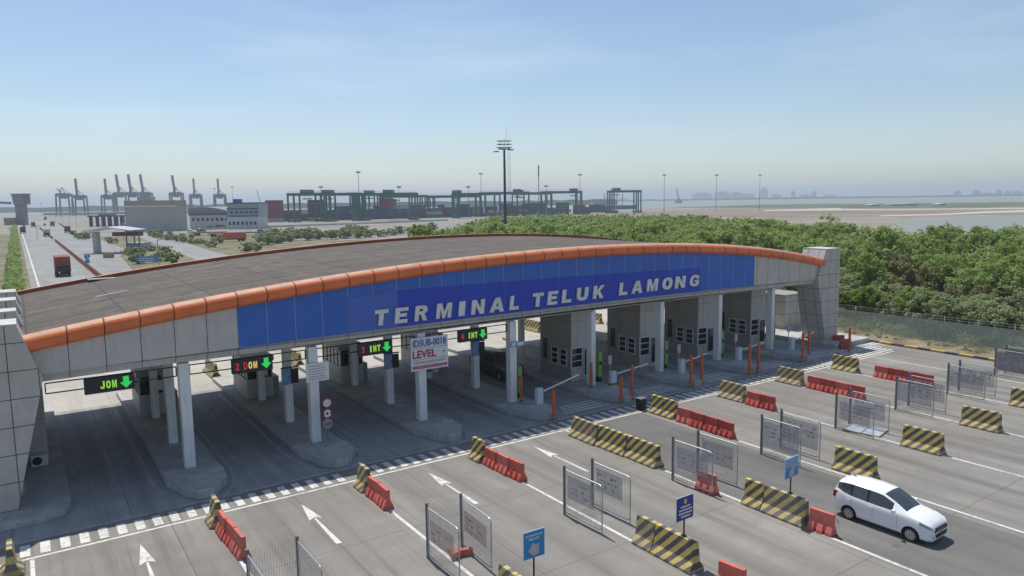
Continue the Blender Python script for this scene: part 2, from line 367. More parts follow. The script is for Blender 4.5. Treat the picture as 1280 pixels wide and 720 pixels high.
# ------------------------------------------------------------------ mesh helpers
class MB:
    def __init__(s): s.v = []; s.f = []; s.mi = []
    def add(s, vs, fs, mi=0):
        o = len(s.v); s.v += [tuple(q) for q in vs]; s.f += [tuple(i+o for i in f) for f in fs]; s.mi += [mi]*len(fs); return s
    def box(s, x0, x1, y0, y1, z0, z1, mi=0):
        vs = [(x, y, z) for z in (z0, z1) for y in (y0, y1) for x in (x0, x1)]
        return s.add(vs, [(0, 2, 3, 1), (4, 5, 7, 6), (0, 1, 5, 4), (2, 6, 7, 3), (0, 4, 6, 2), (1, 3, 7, 5)], mi)
    def bar(s, a, b, wd, ht=None, mi=0):
        a = Vector(a); b = Vector(b); ht = ht or wd; d = (b-a).normalized()
        r = d.cross(Vector((0, 0, 1)));
        if r.length < 1e-4: r = Vector((1, 0, 0))
        r.normalize(); u = r.cross(d)
        vs = [p + r*(sx*wd/2) + u*(sz*ht/2) for p in (a, b) for sx, sz in ((-1, -1), (1, -1), (1, 1), (-1, 1))]
        return s.add(vs, [(0, 1, 2, 3), (7, 6, 5, 4), (0, 4, 5, 1), (1, 5, 6, 2), (2, 6, 7, 3), (3, 7, 4, 0)], mi)
    def tube(s, pts, r, n=8, mi=0, r2=None, cap=True):
        pts = [Vector(p) for p in pts]; m = len(pts); rings = []
        for i, p in enumerate(pts):
            d = (pts[min(i+1, m-1)] - pts[max(i-1, 0)]).normalized()
            q = d.cross(Vector((0, 0, 1)))
            if q.length < .05: q = d.cross(Vector((0, 1, 0)))
            q.normalize(); u = q.cross(d)
            rr = r if r2 is None else r + (r2-r)*i/(m-1)
            rings.append([p + q*math.cos(2*math.pi*k/n)*rr + u*math.sin(2*math.pi*k/n)*rr for k in range(n)])
        vs = [q for g_ in rings for q in g_]
        fs = [(i*n+k, i*n+(k+1) % n, (i+1)*n+(k+1) % n, (i+1)*n+k) for i in range(m-1) for k in range(n)]
        if cap: fs += [tuple(range(n))[::-1], tuple((m-1)*n+k for k in range(n))]
        return s.add(vs, fs, mi)
    def cyl(s, x, y, z0, z1, r, n=14, mi=0, r2=None): return s.tube([(x, y, z0), (x, y, z1)], r, n, mi, r2)
    def prism(s, poly, axis, a, b, mi=0):
        """poly in the plane across axis: 'Y' -> (x,z), 'X' -> (y,z), 'Z' -> (x,y)"""
        def P(p, t): return {'Y': (p[0], t, p[1]), 'X': (t, p[0], p[1]), 'Z': (p[0], p[1], t)}[axis]
        n = len(poly); vs = [P(p, a) for p in poly] + [P(p, b) for p in poly]
        fs = [tuple(range(n)), tuple(range(2*n-1, n-1, -1))] + [(i, i+n, (i+1) % n+n, (i+1) % n) for i in range(n)]
        return s.add(vs, fs, mi)
    def quad(s, *p, mi=0): return s.add(p, [tuple(range(len(p)))], mi)
    def mesh(s, name, mats, smooth=False, fix=True):
        me = bpy.data.meshes.new(name); me.from_pydata(s.v, [], s.f)
        for m in (mats if isinstance(mats, (list, tuple)) else [mats]): me.materials.append(m)
        me.polygons.foreach_set('material_index', s.mi)
        if fix:
            bm = bmesh.new(); bm.from_mesh(me); bmesh.ops.recalc_face_normals(bm, faces=bm.faces); bm.to_mesh(me); bm.free()
        if smooth: me.polygons.foreach_set('use_smooth', [True]*len(me.polygons))
        me.update(); return me
    def build(s, name, mats, parent=None, loc=None, rz=0, smooth=False, bevel=0, fix=True, autosmooth=False):
        o = bpy.data.objects.new(name, s.mesh(name, mats, smooth, fix)); C.objects.link(o)
        if parent: o.parent = parent
        if loc: o.location = loc
        if rz: o.rotation_euler = (0, 0, rz)
        if bevel:
            b = o.modifiers.new('bevel', 'BEVEL'); b.width = bevel; b.segments = 2; b.limit_method = 'ANGLE'
        return o

def tag(o, label=None, cat=None, group=None, kind=None):
    if label: o['label'] = label
    if cat: o['category'] = cat
    if group: o['group'] = group
    if kind: o['kind'] = kind
    return o
def empty(name, loc, label, cat, group=None, rz=0):
    o = bpy.data.objects.new(name, None); C.objects.link(o); o.location = loc; o.rotation_euler = (0, 0, rz)
    o.empty_display_size = .3
    return tag(o, label, cat, group)
def dup(root, loc, rz=None, label=None, group=None, scale=None):
    r = root.copy(); C.objects.link(r); r.location = loc
    if rz is not None: r.rotation_euler = (0, 0, rz)
    if scale is not None: r.scale = (scale,)*3 if isinstance(scale, (int, float)) else scale
    if label: r['label'] = label
    if group: r['group'] = group
    for ch in list(root.children):
        c = ch.copy(); C.objects.link(c); c.parent = r
        for g_ in list(ch.children):
            d = g_.copy(); C.objects.link(d); d.parent = c
    return r
def sheet(name, poly, z, m, kind='structure'):
    b = MB(); b.add([(p[0], p[1], z) for p in poly], [tuple(range(len(poly)))])
    o = b.build(name, m, fix=False)
    if o.data.polygons[0].normal.z < 0: o.data.flip_normals()
    return tag(o, kind=kind)
def rect(name, x0, x1, y0, y1, z, m): return sheet(name, [(x0, y0), (x1, y0), (x1, y1), (x0, y1)], z, m)

def text(name, s, m, parent, loc, w_, h_, depth=.02, bold=.0, shear=0., rot=(math.pi/2, 0, 0)):
    """lettering fitted to a box w_ x h_, standing in the XZ plane and facing -Y; loc is its lower left corner"""
    cu = bpy.data.curves.new(name, 'FONT'); cu.body = s; cu.size = 1; cu.offset = bold; cu.shear = shear
    cu.extrude = .1; cu.resolution_u = 3
    o = bpy.data.objects.new(name, cu); C.objects.link(o)
    dg = bpy.context.evaluated_depsgraph_get(); me = bpy.data.meshes.new_from_object(o.evaluated_get(dg))
    bpy.data.objects.remove(o); bpy.data.curves.remove(cu)
    n = len(me.vertices); a = np.empty(n*3); me.vertices.foreach_get('co', a); a = a.reshape(-1, 3)
    mn, mxx = a.min(0), a.max(0)
    a = (a-mn)/np.maximum(mxx-mn, 1e-6)*np.array([w_, h_, depth]); a[:, 2] -= depth/2
    me.vertices.foreach_set('co', a.ravel()); me.materials.clear(); me.materials.append(m); me.name = name
    r = bpy.data.objects.new(name, me); C.objects.link(r); r.parent = parent; r.location = loc; r.rotation_euler = rot
    return r

ORD = ['first', 'second', 'third', 'fourth', 'fifth', 'sixth', 'seventh', 'eighth', 'ninth', 'tenth', 'eleventh', 'twelfth']

# ================================================================== SETTING
rect('ground', -11000, 11000, -3000, 14000, -.10, M['sand'])
# ---- coast, water and flats to the right and far away
sheet('sea', [(-9000, 1700), (300, 1560), (540, 1050), (640, 760), (800, 560), (1330, 500), (3000, 250), (9000, 0), (10500, 13500), (-9000, 13500)], -.04, M['water'])
sheet('far_ground', [(-9500, 1950), (200, 2050), (900, 4200), (200, 11000), (-9500, 11000)], 0.0, M['farland'])
A = lambda l: [tuple(at(*p)[:2]) for p in l]
sheet('flats_ground', A([(700, 266), (820, 263), (960, 260), (1120, 261), (1280, 259), (1420, 258), (1420, 268), (1280, 268), (1130, 269), (990, 272), (860, 270), (700, 272)]), -.025, M['flat'])
sheet('scrub_ground', A([(830, 259.5), (900, 257.5), (960, 255.5), (1100, 254.3), (1280, 252.5), (1450, 250.5), (1450, 257), (1280, 258.6), (1120, 260), (960, 259.7)]), 0.0, M['scrub'])
sheet('sand_strip', A([(955, 262.6), (1050, 260.3), (1052, 261.4), (1120, 261.5), (1280, 259.6), (1290, 260.6), (1120, 262.6), (1050, 263), (956, 263.6)]), 0.02, M['flat_pale'])
sheet('pale_path', A([(1100, 269.5), (1180, 267.2), (1230, 264.5), (1290, 262.5), (1290, 264.4), (1235, 266), (1182, 268.6), (1100, 270.6)]), 0.02, M['flat_pale'])
sheet('creek_water', A([(1118, 279), (1125, 276.5), (1140, 275.5), (1158, 274.8), (1172, 273.2), (1190, 272.6), (1202, 271.2), (1222, 271.4), (1240, 269.8), (1262, 269.6), (1275, 268.4), (1300, 267.6), (1330, 268), (1330, 300), (1135, 300), (1128, 287)]), 0.02, M['water'])
sheet('yard_pavement', A([(60, 283), (180, 277), (330, 275.5), (560, 271), (800, 263.8), (800, 266), (640, 285), (560, 296), (440, 300), (345, 300), (318, 292), (250, 291), (60, 300)]), -.035, M['yard'])
sheet('quay_ground', A([(40, 269), (320, 266), (800, 260), (800, 264.2), (330, 276), (60, 283.5), (40, 280)]), -.05, M['yard'])
sheet('forest_floor_ground', [(67, 6), (66.5, 62), (58, 62), (58, 100), (64, 160), (185, 300), (250, 245), (225, 180), (140, 80), (190, 66), (230, 20)], -.015, M['mud'])
# ---- the site
rect('dry_grass', -160, 200, 62, 420, -.06, M['dry'])
rect('plaza', -40, 62.2, -30, 33.0, 0.0, M['plaza'])
rect('gate_floor', -14, 62.2, 33.0, 53.5, 0.0, M['gate_floor'])
rect('back_plaza', -14, 63.0, 53.5, 100, 0.0, M['back_concrete'])
rect('dark_lane', 25.0, 30.7, -12, 31.4, .004, M['lane_dark'])
rect('left_yard', -40, -14, 33, 62, -.01, M['plaza'])
# highway behind the gate
rect('road', 1.2, 27.0, 100, 820, -.02, M['road'])
sheet('feeder_road', A([(240, 333), (330, 330), (262, 313), (222, 300), (178, 291), (150, 288), (150, 291), (175, 297), (205, 309)]), -.018, M['road'])
rect('road_line', 2.2, 2.48, 100, 640, -.004, M['white_paint'])
sheet('kerbed_verge', A([(150, 320), (175, 312), (160, 303), (200, 306), (245, 325), (250, 340), (170, 341)]), .05, M['dry'])
# verge at the right
vg = MB(); vg.box(62.75, 64.2, 4, 60, -.1, .06); vg.box(64.2, 70.5, 4, 62, -.1, .03)
tag(vg.build('verge', M['verge']), kind='structure')

SEP = [5.85 + 6.33*k for k in range(-1, 10)]      # lane lines; index 0 is left of the frame
def line(x, y0, y1, z=.008, wd=.14, m='white_paint', name='lane_line'): return rect(name, x-wd/2, x+wd/2, y0, y1, z, M[m])
for i, x in enumerate(SEP):
    line(x, 6 if i < 6 else 11.2, 31.2)
rect('crosswalk_line', -6, 60, 31.28, 31.42, .008, M['white_paint'])
rect('crosswalk_line', -1.3, 56, 33.02, 33.16, .008, M['white_paint_soft'])
b = MB()
x = -.86
while x < 55:
    if all(abs(x+.16-s) > .5 for s in SEP[1:5]) or random.random() < .4: b.box(x, x+.33, 31.62, 32.72, .004, .008)
    x += .655
tag(b.build('crosswalk_blocks', M['white_paint']), kind='structure')
b = MB()
for k in range(3, 9):
    x0 = 6.1+6.4*k+1.5; x1 = x0+3.6
    for j in range(4): b.quad((x0+.2*j, 33.75+j*.42, .009), (x1-.1*j, 33.75+j*.42, .009), (x1-.1*j, 33.95+j*.42, .009), (x0+.2*j, 33.95+j*.42, .009))
for j in range(9):
    b.quad((55.2+j*.12, 31.6+j*.42, .009), (60.6, 31.75+j*.42, .009), (60.6, 31.95+j*.42, .009), (55.2+j*.12, 31.8+j*.42, .009))
tag(b.build('hatched_marking', M['white_paint'], fix=False), kind='structure')
def arrow(x, y0, y1, name='lane_arrow'):
    b = MB(); hl = 1.75
    b.add([(x-.11, y0, .009), (x+.11, y0, .009), (x+.04, y1-hl, .009), (x-.04, y1-hl, .009)], [(0, 1, 2, 3)])
    b.add([(x-.27, y1-hl-.12, .009), (x, y1-hl+.1, .009), (x+.27, y1-hl-.12, .009), (x, y1, .009)], [(0, 1, 3), (1, 2, 3)] if False else [(0, 1, 3), (1, 2, 3)])
    return tag(b.build(name, M['white_paint'], fix=False), kind='structure')
for x in (3.0, 9.3, 15.5, 21.8): arrow(x, 25.7, 30.2)

# yellow black kerb on the right of the plaza
kb = empty('striped_kerb', (62.45, 30, 0), 'yellow and black striped kerb along the right edge of the plaza', 'kerb')
k = MB(); k.box(-.17, .17, -26, 8.5, 0, .17); k.build('kerb_stone', M['kerb_stripe'], kb, bevel=.02)

# ================================================================== GATE BUILDING
YF = 36.45
_tx = np.array([-.1, 8.55, 17.35, 24.85, 35.6, 47.7, 57.2]); _tz = np.array([7.62, 8.77, 9.52, 9.84, 9.95, 9.13, 7.72])
_tc = np.polyfit((_tx-28)/30, _tz, 4)
def ztop(x): return float(np.polyval(_tc, (x-28)/30))
def zbot(x): return 5.88 + .26*(1-((x-28.6)/28.6)**2)
gate = empty('toll_gate_building', (28.6, 45, 0), 'long toll gate canopy with arched orange edge and blue fascia carrying big white letters', 'gate building')
gate_off = Vector((28.6, 45, 0))
def gp(b, name, m, **kw):
    b.v = [tuple(Vector(q)-Vector((0, 0, 0))) for q in b.v]
    o = b.build(name, m, gate, **kw); o.location = -gate_off; return o
xs = [0.02+PW*i for i in range(-0, 41)]
xs = [x for x in xs if x < 57.3]
def fascia(x0, x1, name, m, zlo=None, zhi=None, y=YF, th=.12):
    b = MB(); n = max(1, round((x1-x0)/(PW/2))); q = [x0+(x1-x0)*i/n for i in range(n+1)]
    for a, c in zip(q[:-1], q[1:]):
        lo = (zlo or zbot); hi = (zhi or (lambda x: ztop(x)-.45))
        b.add([(a, y, lo(a)), (c, y, lo(c)), (c, y, hi(c)), (a, y, hi(a)), (a, y+th, lo(a)), (c, y+th, lo(c)), (c, y+th, hi(c)), (a, y+th, hi(a))],
              [(0, 1, 2, 3), (7, 6, 5, 4), (0, 4, 5, 1), (3, 2, 6, 7)])
    return gp(b, name, m)
BL, BR = .02+PW*6, .02+PW*34-.3
fascia(-.3, BL, 'fascia_panel', M['panel_grey']); fascia(BR, 57.3, 'fascia_panel', M['panel_grey'])
fascia(BL, BR, 'blue_fascia', M['panel_blue'])
X1, X2, X3 = .02+PW*10, .02+PW*12, .02+PW*29.3
zt = lambda x: min(ztop(x)-1.05, 8.62) if x > 30 else min(8.35, ztop(x)-1.05)
fascia(X1, X2, 'banner_panel', M['banner_fade'], lambda x: zbot(x)+.02, lambda x: zbot(x)+1.95+.02*(x-X1), y=YF-.03, th=.028)
fascia(X2, X3, 'banner_panel', M['banner_blue'], lambda x: zbot(x)+.02, lambda x: zbot(x)+2.05-.012*(x-X2), y=YF-.03, th=.028)
# lower beam, set back under the fascia
fascia(-.2, 57.0, 'lower_beam', M['beam'], lambda x: zbot(x)-.36, lambda x: zbot(x)+.02, y=YF+.22, th=.5)
b = MB(); b.box(-.2, 57.0, YF+.10, YF+.25, 5.84, 5.90); gp(b, 'beam_ledge', M['beam'])
# orange roll, one cladding segment after another
ob = MB()
def ring(x, cy=YF-.02, inset=0.):
    zt_, h = ztop(x), .78
    pts = [(YF+.42, zt_-.16), (YF+.40, zt_-.02), (YF+.16, zt_), (YF-.06, zt_-.03), (YF-.24, zt_-.13), (YF-.35, zt_-.28), (YF-.385, zt_-.44), (YF-.35, zt_-.60), (YF-.22, zt_-.72), (YF+.0, zt_-.76), (YF+.1, zt_-.5)]
    cyy, cz = YF, zt_-.4
    return [(x, cyy+(p[0]-cyy)*(1-inset), cz+(p[1]-cz)*(1-inset)) for p in pts]
edges = [-.34] + [x for x in xs if x > .5] + [57.35]
jb = MB()
rings = []
for a, c in zip(edges[:-1], edges[1:]):
    rings += [ring(a+.022, inset=.06), ring(a+.05), ring((a+c)/2), ring(c-.05), ring(c-.022, inset=.06)]
n = len(rings[0])
ob.v = [q for r_ in rings for q in r_]
ob.f = [(i*n+k_, i*n+(k_+1) % n, (i+1)*n+(k_+1) % n, (i+1)*n+k_) for i in range(len(rings)-1) for k_ in range(n)] + [tuple(range(n)), tuple((len(rings)-1)*n+k_ for k_ in range(n))[::-1]]
ob.mi = [1 if (f_[0]//n) % 5 == 4 else 0 for f_ in ob.f[:-2]] + [0, 0]
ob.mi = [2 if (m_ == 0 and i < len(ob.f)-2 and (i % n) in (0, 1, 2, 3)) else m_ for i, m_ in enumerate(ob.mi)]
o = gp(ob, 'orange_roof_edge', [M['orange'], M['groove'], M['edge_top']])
for p in o.data.polygons: p.use_smooth = len(p.vertices) == 4
es = o.modifiers.new('es', 'EDGE_SPLIT'); es.split_angle = R(34)
# roof deck
YB = 55.2
b = MB(); N = 80
for i in range(N):
    a, c = -.3+57.6*i/N, -.3+57.6*(i+1)/N
    za, zc = ztop(a)-.16, ztop(c)-.16
    b.add([(a, YF+.41, za), (c, YF+.41, zc), (c, YB, zc+.05), (a, YB, za+.05)], [(0, 1, 2, 3)])
o = gp(b, 'roof_deck', M['roof'], fix=False, smooth=True)
b = MB()
for i in range(N):
    a, c = -.3+57.6*i/N, -.3+57.6*(i+1)/N
    za, zc = ztop(a)+.12, ztop(c)+.12
    b.add([(a, YB, za-1), (c, YB, zc-1), (c, YB, zc), (a, YB, za), (a, YB+.3, za-1), (c, YB+.3, zc-1), (c, YB+.3, zc), (a, YB+.3, za)],
          [(0, 1, 2, 3), (7, 6, 5, 4), (3, 2, 6, 7)])
gp(b, 'back_roof_edge', M['orange_dull'])
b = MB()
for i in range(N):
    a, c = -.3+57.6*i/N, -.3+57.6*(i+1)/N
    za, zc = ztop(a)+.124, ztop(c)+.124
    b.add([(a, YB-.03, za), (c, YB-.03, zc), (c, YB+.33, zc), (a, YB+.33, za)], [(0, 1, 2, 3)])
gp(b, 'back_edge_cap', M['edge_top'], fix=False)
b = MB(); b.box(-.2, 57.1, YB+.0, YB+.1, 5.5, 7.0); gp(b, 'back_fascia', M['panel_grey'])
b = MB(); b.box(-1.6, 56.25, YF+.73, YB, 5.50, 5.56); gp(b, 'soffit', M['soffit'])
# gutter plate and streak on the deck
b = MB(); b.box(3.6, 5.4, YB-.7, YB-.05, ztop(4.5)-.08, ztop(4.5)-.02); gp(b, 'gutter_plate', M['galv'])
b = MB(); b.bar((3.3, 45.5, ztop(3.3)-.06), (4.9, 45.6, ztop(4.9)-.06), .09, .05); gp(b, 'pale_batten', M['white'])
for k_ in range(1, 5):
    b = MB(); yy = YF+.41+k_*(YB-YF-.41)/5
    for i in range(N):
        a, c = -.2+57.4*i/N, -.2+57.4*(i+1)/N
        b.add([(a, yy-.04, ztop(a)-.125), (c, yy-.04, ztop(c)-.125), (c, yy+.04, ztop(c)-.125), (a, yy+.04, ztop(a)-.125)], [(0, 1, 2, 3)])
    gp(b, 'roof_rib', M['roof'], fix=False)
# letters
GLY = {'D': [[(0, 0), (0, 1), (.55, 1), (.85, .9), (1, .68), (1, .32), (.85, .1), (.55, 0)], [(.30, .22), (.30, .78), (.52, .78), (.68, .66), (.68, .34), (.52, .22)]],
 'J': [[(.62, 1), (1, 1), (1, .3), (.86, .06), (.5, 0), (.15, .06), (0, .3), (.28, .36), (.36, .22), (.55, .22), (.62, .34)]],
 '2': [[(0, 0), (0, .25), (.62, .62), (.62, .76), (.5, .82), (.34, .74), (.02, .74), (.2, .96), (.5, 1), (.84, .94), (1, .74), (.92, .52), (.5, .23), (1, .23), (1, 0)]],
 '3': [[(0, .2), (.2, .04), (.5, 0), (.85, .06), (1, .28), (.8, .52), (.98, .74), (.84, .95), (.5, 1), (.18, .95), (.02, .78), (.3, .72), (.48, .82), (.66, .72), (.58, .6), (.35, .58), (.35, .42), (.6, .4), (.68, .28), (.5, .18), (.3, .26)]],
 '4': [[(.5, 0), (.5, .2), (0, .2), (0, .42), (.5, 1), (.8, 1), (.8, .42), (1, .42), (1, .2), (.8, .2), (.8, 0)]],
 'T': [[(0, .76), (0, 1), (1, 1), (1, .76), (.67, .76), (.67, 0), (.33, 0), (.33, .76)]],
 'E': [[(0, 0), (0, 1), (1, 1), (1, .77), (.35, .77), (.35, .62), (.92, .62), (.92, .40), (.35, .40), (.35, .23), (1, .23), (1, 0)]],
 'L': [[(0, 0), (0, 1), (.38, 1), (.38, .24), (1, .24), (1, 0)]], 'I': [[(0, 0), (0, 1), (1, 1), (1, 0)]],
 'M': [[(0, 0), (0, 1), (.31, 1), (.5, .42), (.69, 1), (1, 1), (1, 0), (.76, 0), (.76, .62), (.58, 0), (.42, 0), (.24, .62), (.24, 0)]],
 'N': [[(0, 0), (0, 1), (.32, 1), (.69, .42), (.69, 1), (1, 1), (1, 0), (.69, 0), (.31, .58), (.31, 0)]],
 'A': [[(0, 0), (.34, 1), (.66, 1), (1, 0), (.71, 0), (.66, .18), (.34, .18), (.29, 0)], [(.41, .39), (.5, .70), (.59, .39)]],
 'U': [[(0, 1), (.31, 1), (.31, .36), (.37, .27), (.5, .23), (.63, .27), (.69, .36), (.69, 1), (1, 1), (1, .33), (.9, .12), (.72, .02), (.5, 0), (.28, .02), (.1, .12), (0, .33)]],
 'K': [[(0, 0), (0, 1), (.31, 1), (.31, .62), (.64, 1), (1, 1), (.60, .58), (1, 0), (.65, 0), (.41, .37), (.31, .26), (.31, 0)]],
 'R': [[(0, 0), (0, 1), (.68, 1), (.88, .93), (.96, .74), (.9, .55), (.74, .46), (1, 0), (.67, 0), (.46, .41), (.31, .41), (.31, 0)], [(.31, .62), (.31, .79), (.56, .79), (.63, .70), (.56, .62)]],
 'O': [[(.5+.5*math.copysign(abs(math.cos(t*math.pi/12))**.85, math.cos(t*math.pi/12)), .5+.5*math.copysign(abs(math.sin(t*math.pi/12))**.85, math.sin(t*math.pi/12))) for t in range(24)], [(.5+.19*math.cos(t*math.pi/8), .5+.27*math.sin(t*math.pi/8)) for t in range(16)]],
 'G': [[(1, .68), (.95, .86), (.78, .97), (.52, 1), (.22, .95), (.05, .75), (0, .5), (.05, .24), (.22, .05), (.52, 0), (.8, .04), (1, .16), (1, .54), (.54, .54), (.54, .36), (.72, .36), (.72, .26), (.55, .22), (.4, .26), (.32, .38), (.31, .5), (.32, .64), (.4, .74), (.54, .78), (.66, .75), (.70, .64)]]}
def block_letter(ch, m, parent, loc, w_, h_, depth, shear=.14):
    cu = bpy.data.curves.new('letter', 'CURVE'); cu.dimensions = '2D'; cu.fill_mode = 'BOTH'; cu.extrude = depth/2
    for poly in GLY[ch]:
        sp = cu.splines.new('POLY'); sp.points.add(len(poly)-1); sp.use_cyclic_u = True
        for q, (x, z) in zip(sp.points, poly): q.co = (x*w_*.93+z*h_*shear, z*h_, 0, 1)
    o = bpy.data.objects.new('letter', cu); C.objects.link(o)
    dg = bpy.context.evaluated_depsgraph_get(); me = bpy.data.meshes.new_from_object(o.evaluated_get(dg))
    bpy.data.objects.remove(o); bpy.data.curves.remove(cu); me.materials.clear(); me.materials.append(m); me.name = 'letter'
    r = bpy.data.objects.new('letter', me); C.objects.link(r); r.parent = parent; r.location = loc; r.rotation_euler = (math.pi/2, 0, 0)
    return r
LET = [('T', 15.65, 16.49), ('E', 16.88, 17.7), ('R', 18.1, 18.95), ('M', 19.47, 20.52), ('I', 20.94, 21.38), ('N', 21.81, 22.76), ('A', 23.1, 24.2), ('L', 24.55, 25.27), ('T', 26.25, 27.12), ('E', 27.44, 28.27), ('L', 28.6, 29.42), ('U', 29.83, 30.83), ('K', 31.23, 32.22), ('L', 33.56, 34.34), ('A', 34.72, 35.79), ('M', 36.17, 37.28), ('O', 37.68, 38.75), ('N', 38.99, 40.09), ('G', 40.51, 41.56)]
for ch, a, c in LET:
    z0 = 6.33 + .19*min(1, max(0, (a-24)/12)); h = .86
    block_letter(ch, M['letter'], gate, Vector((a-.04, YF-.10, z0))-gate_off, c-a, h, .10)

# pylons of parallel fins
def pylon(mirror):
    s = -1 if mirror else 1
    X0 = 57.1 if mirror else 0.0
    prof = [(-.32, 8.16), (.44, 5.80), (-.92, .12), (-2.7, .12), (-2.75, 8.16)]
    if mirror: prof = [(-.30, 8.42), (.75, 6.05), (-.75, .12), (-2.5, .12), (-2.45, 8.42)]
    t_ = empty('cladded_pylon', (X0+s*-1.6, 44, 0), 'grey clad slanting pylon closing the %s end of the canopy' % ('right' if mirror else 'left'), 'pylon', 'pylons at the canopy ends')
    for i, (ya, yb) in enumerate(((YF-.48, 37.8), (40.6, 41.9), (45.5, 47.0), (50.0, 51.6)) if not mirror else ((YF-.25, 38.4),)):
        b = MB(); b.prism([(X0+s*p[0], p[1]) for p in prof], 'Y', ya, yb)
        o = b.build('fin', M['pylon'], t_); o.location = -t_.location
        b = MB(); xx = sorted((X0+s*(prof[0][0]+.01), X0+s*(prof[-1][0]-.01))); b.box(xx[0], xx[1], ya-.02, yb+.02, prof[0][1]+.002, prof[0][1]+.07)
        o = b.build('fin_cap', M['pylon_top'], t_); o.location = -t_.location
    b = MB(); q = sorted((X0+s*-.62, X0+s*-2.4))
    if not mirror: b.box(q[0], q[1], 37.9, 51.0, .1, 7.3); o = b.build('wall', M['panel_grey'], t_); o.location = -t_.location
    return t_
pylon(False); pylon(True)
# return wall of the left end with its air conditioner
ur = empty('utility_room', (-.9, 45, .3), 'grey utility room wall beside the left pylon under the canopy', 'room')
b = MB(); b.box(-1.0, 1.35, -2.4, 4.5, 0, 5.2); b.build('wall', M['booth_front'], ur)
b = MB(); b.box(-.2, .5, 0, .3, 0, .55); b.cyl(0, 0, 0, .001, .01); ac = b.build('air_conditioner', M['boom_box'], None, loc=(-.1, 41.7, .3)); tag(ac, 'white air conditioner unit on the leftmost island beside the pylon', 'air conditioner')
b = MB(); b.tube([(.05, -.02, .28), (.05, .02, .28)], .21, 16); b.build('fan_grille', M['black'], ac)

# ================================================================== ISLANDS, COLUMNS, BOOTHS
COLX = [6.1, 12.4, 18.8, 25.2, 31.6, 38.2, 44.6, 51.2]
isl_label = ['leftmost island with two thin columns', 'second island from the left holding the round limit signs', 'third island from the left under the level board', 'fourth island from the left beside the dark vehicle lane',
             'fifth island from the left with the raised white boom', 'sixth island from the left between the tall booths', 'seventh island from the left between the tall booths', 'eighth island from the left nearest the right pylon']
def island(x, i):
    wd = 1.28
    t_ = empty('traffic_island', (x, 44, 0), 'raised grey concrete %s' % isl_label[i], 'traffic island', 'islands between the gate lanes')
    b = MB(); b.prism([(-wd, 12.0), (-wd, -8.3), (-.5, -9.4), (.6, -9.4), (wd, -8.2), (wd, 12.0)], 'Z', 0, .28); b.build('platform', M['kerb'], t_, bevel=.03)
    b = MB(); nz = -10.7
    b.prism([(-wd+.04, -8.1), (-.85, -9.9), (-.35, nz), (.35, nz), (wd-.15, -9.5), (wd-.02, -8.0)], 'Z', 0, .46); b.build('nose_block', M['kerb'], t_, bevel=.05)
    return t_
for i, x in enumerate(COLX): island(x, i)
def slab(name, x0, x1, y0, y1, h, label, cut=1.):
    t_ = empty(name, ((x0+x1)/2, y0, 0), label, 'traffic island', 'end islands of the gate')
    b = MB(); w2 = (x1-x0)/2; d = y1-y0
    b.prism([(-w2, d), (-w2, .0), (w2-1.0*cut, .0), (w2-.25*cut, .35*cut), (w2, 1.2*cut), (w2, d)], 'Z', 0, h); b.build('platform', M['kerb'], t_, bevel=.03)
slab('traffic_island', -6, 1.05, 34.7, 55, .28, 'broad end island carrying the left pylon and the utility room')
slab('traffic_island', 56.9, 62.3, 34.7, 50, .4, 'broad end island at the right carrying the pylon and sunlit in front', .25)
# curved lane edge lines round the island noses
for i, x in enumerate(COLX):
    b = MB(); pts = [(-1.75, 8), (-1.75, -7.6), (-1.35, -9.6), (-.7, -10.75), (0, -11.1), (.8, -10.7), (1.5, -9.3), (1.75, -7.4), (1.75, 2)]
    for p, q in zip(pts[:-1], pts[1:]):
        d = Vector((q[0]-p[0], q[1]-p[1])).normalized(); n_ = Vector((-d.y, d.x))*.055
        b.quad((p[0]+n_.x, p[1]+n_.y, 0), (p[0]-n_.x, p[1]-n_.y, 0), (q[0]-n_.x, q[1]-n_.y, 0), (q[0]+n_.x, q[1]+n_.y, 0))
    o = b.build('nose_line', M['white_paint_soft'], fix=False); o.location = (x, 44, .012+.0003*i); tag(o, kind='structure')

def column(x, y, w_, d_, label, h=5.5):
    b = MB(); b.box(-w_/2, w_/2, -d_/2, d_/2, 0, h-.28)
    t_ = empty('canopy_column', (x, y, .28), label, 'column', 'columns carrying the canopy')
    b.build('shaft', M['column'], t_, bevel=.03)
    f = MB(); f.box(-w_/2-.04, w_/2+.04, -d_/2-.04, d_/2+.04, 0, .05); f.build('base_plate', M['kerb'], t_)
    return t_
for i, x in enumerate(COLX):
    if i < 4:
        column(x, 37.2, .5, .5, 'white square front column on the %s island from the left, nearest the plaza' % ORD[i])
        column(x-.02, 41.6, .45, .45, 'white square middle column on the %s island from the left' % ORD[i])
        column(x-.02, 47.4, .42, .42, 'white rear column before the small booth of the %s island' % ORD[i])
    else:
        column(x+.27, 37.3, .38, .55, 'broad white front column before the %s tall booth from the left' % ORD[i-4])
        column(x+.25, 45.6, .36, .45, 'white rear column behind the %s tall booth from the left' % ORD[i-4])

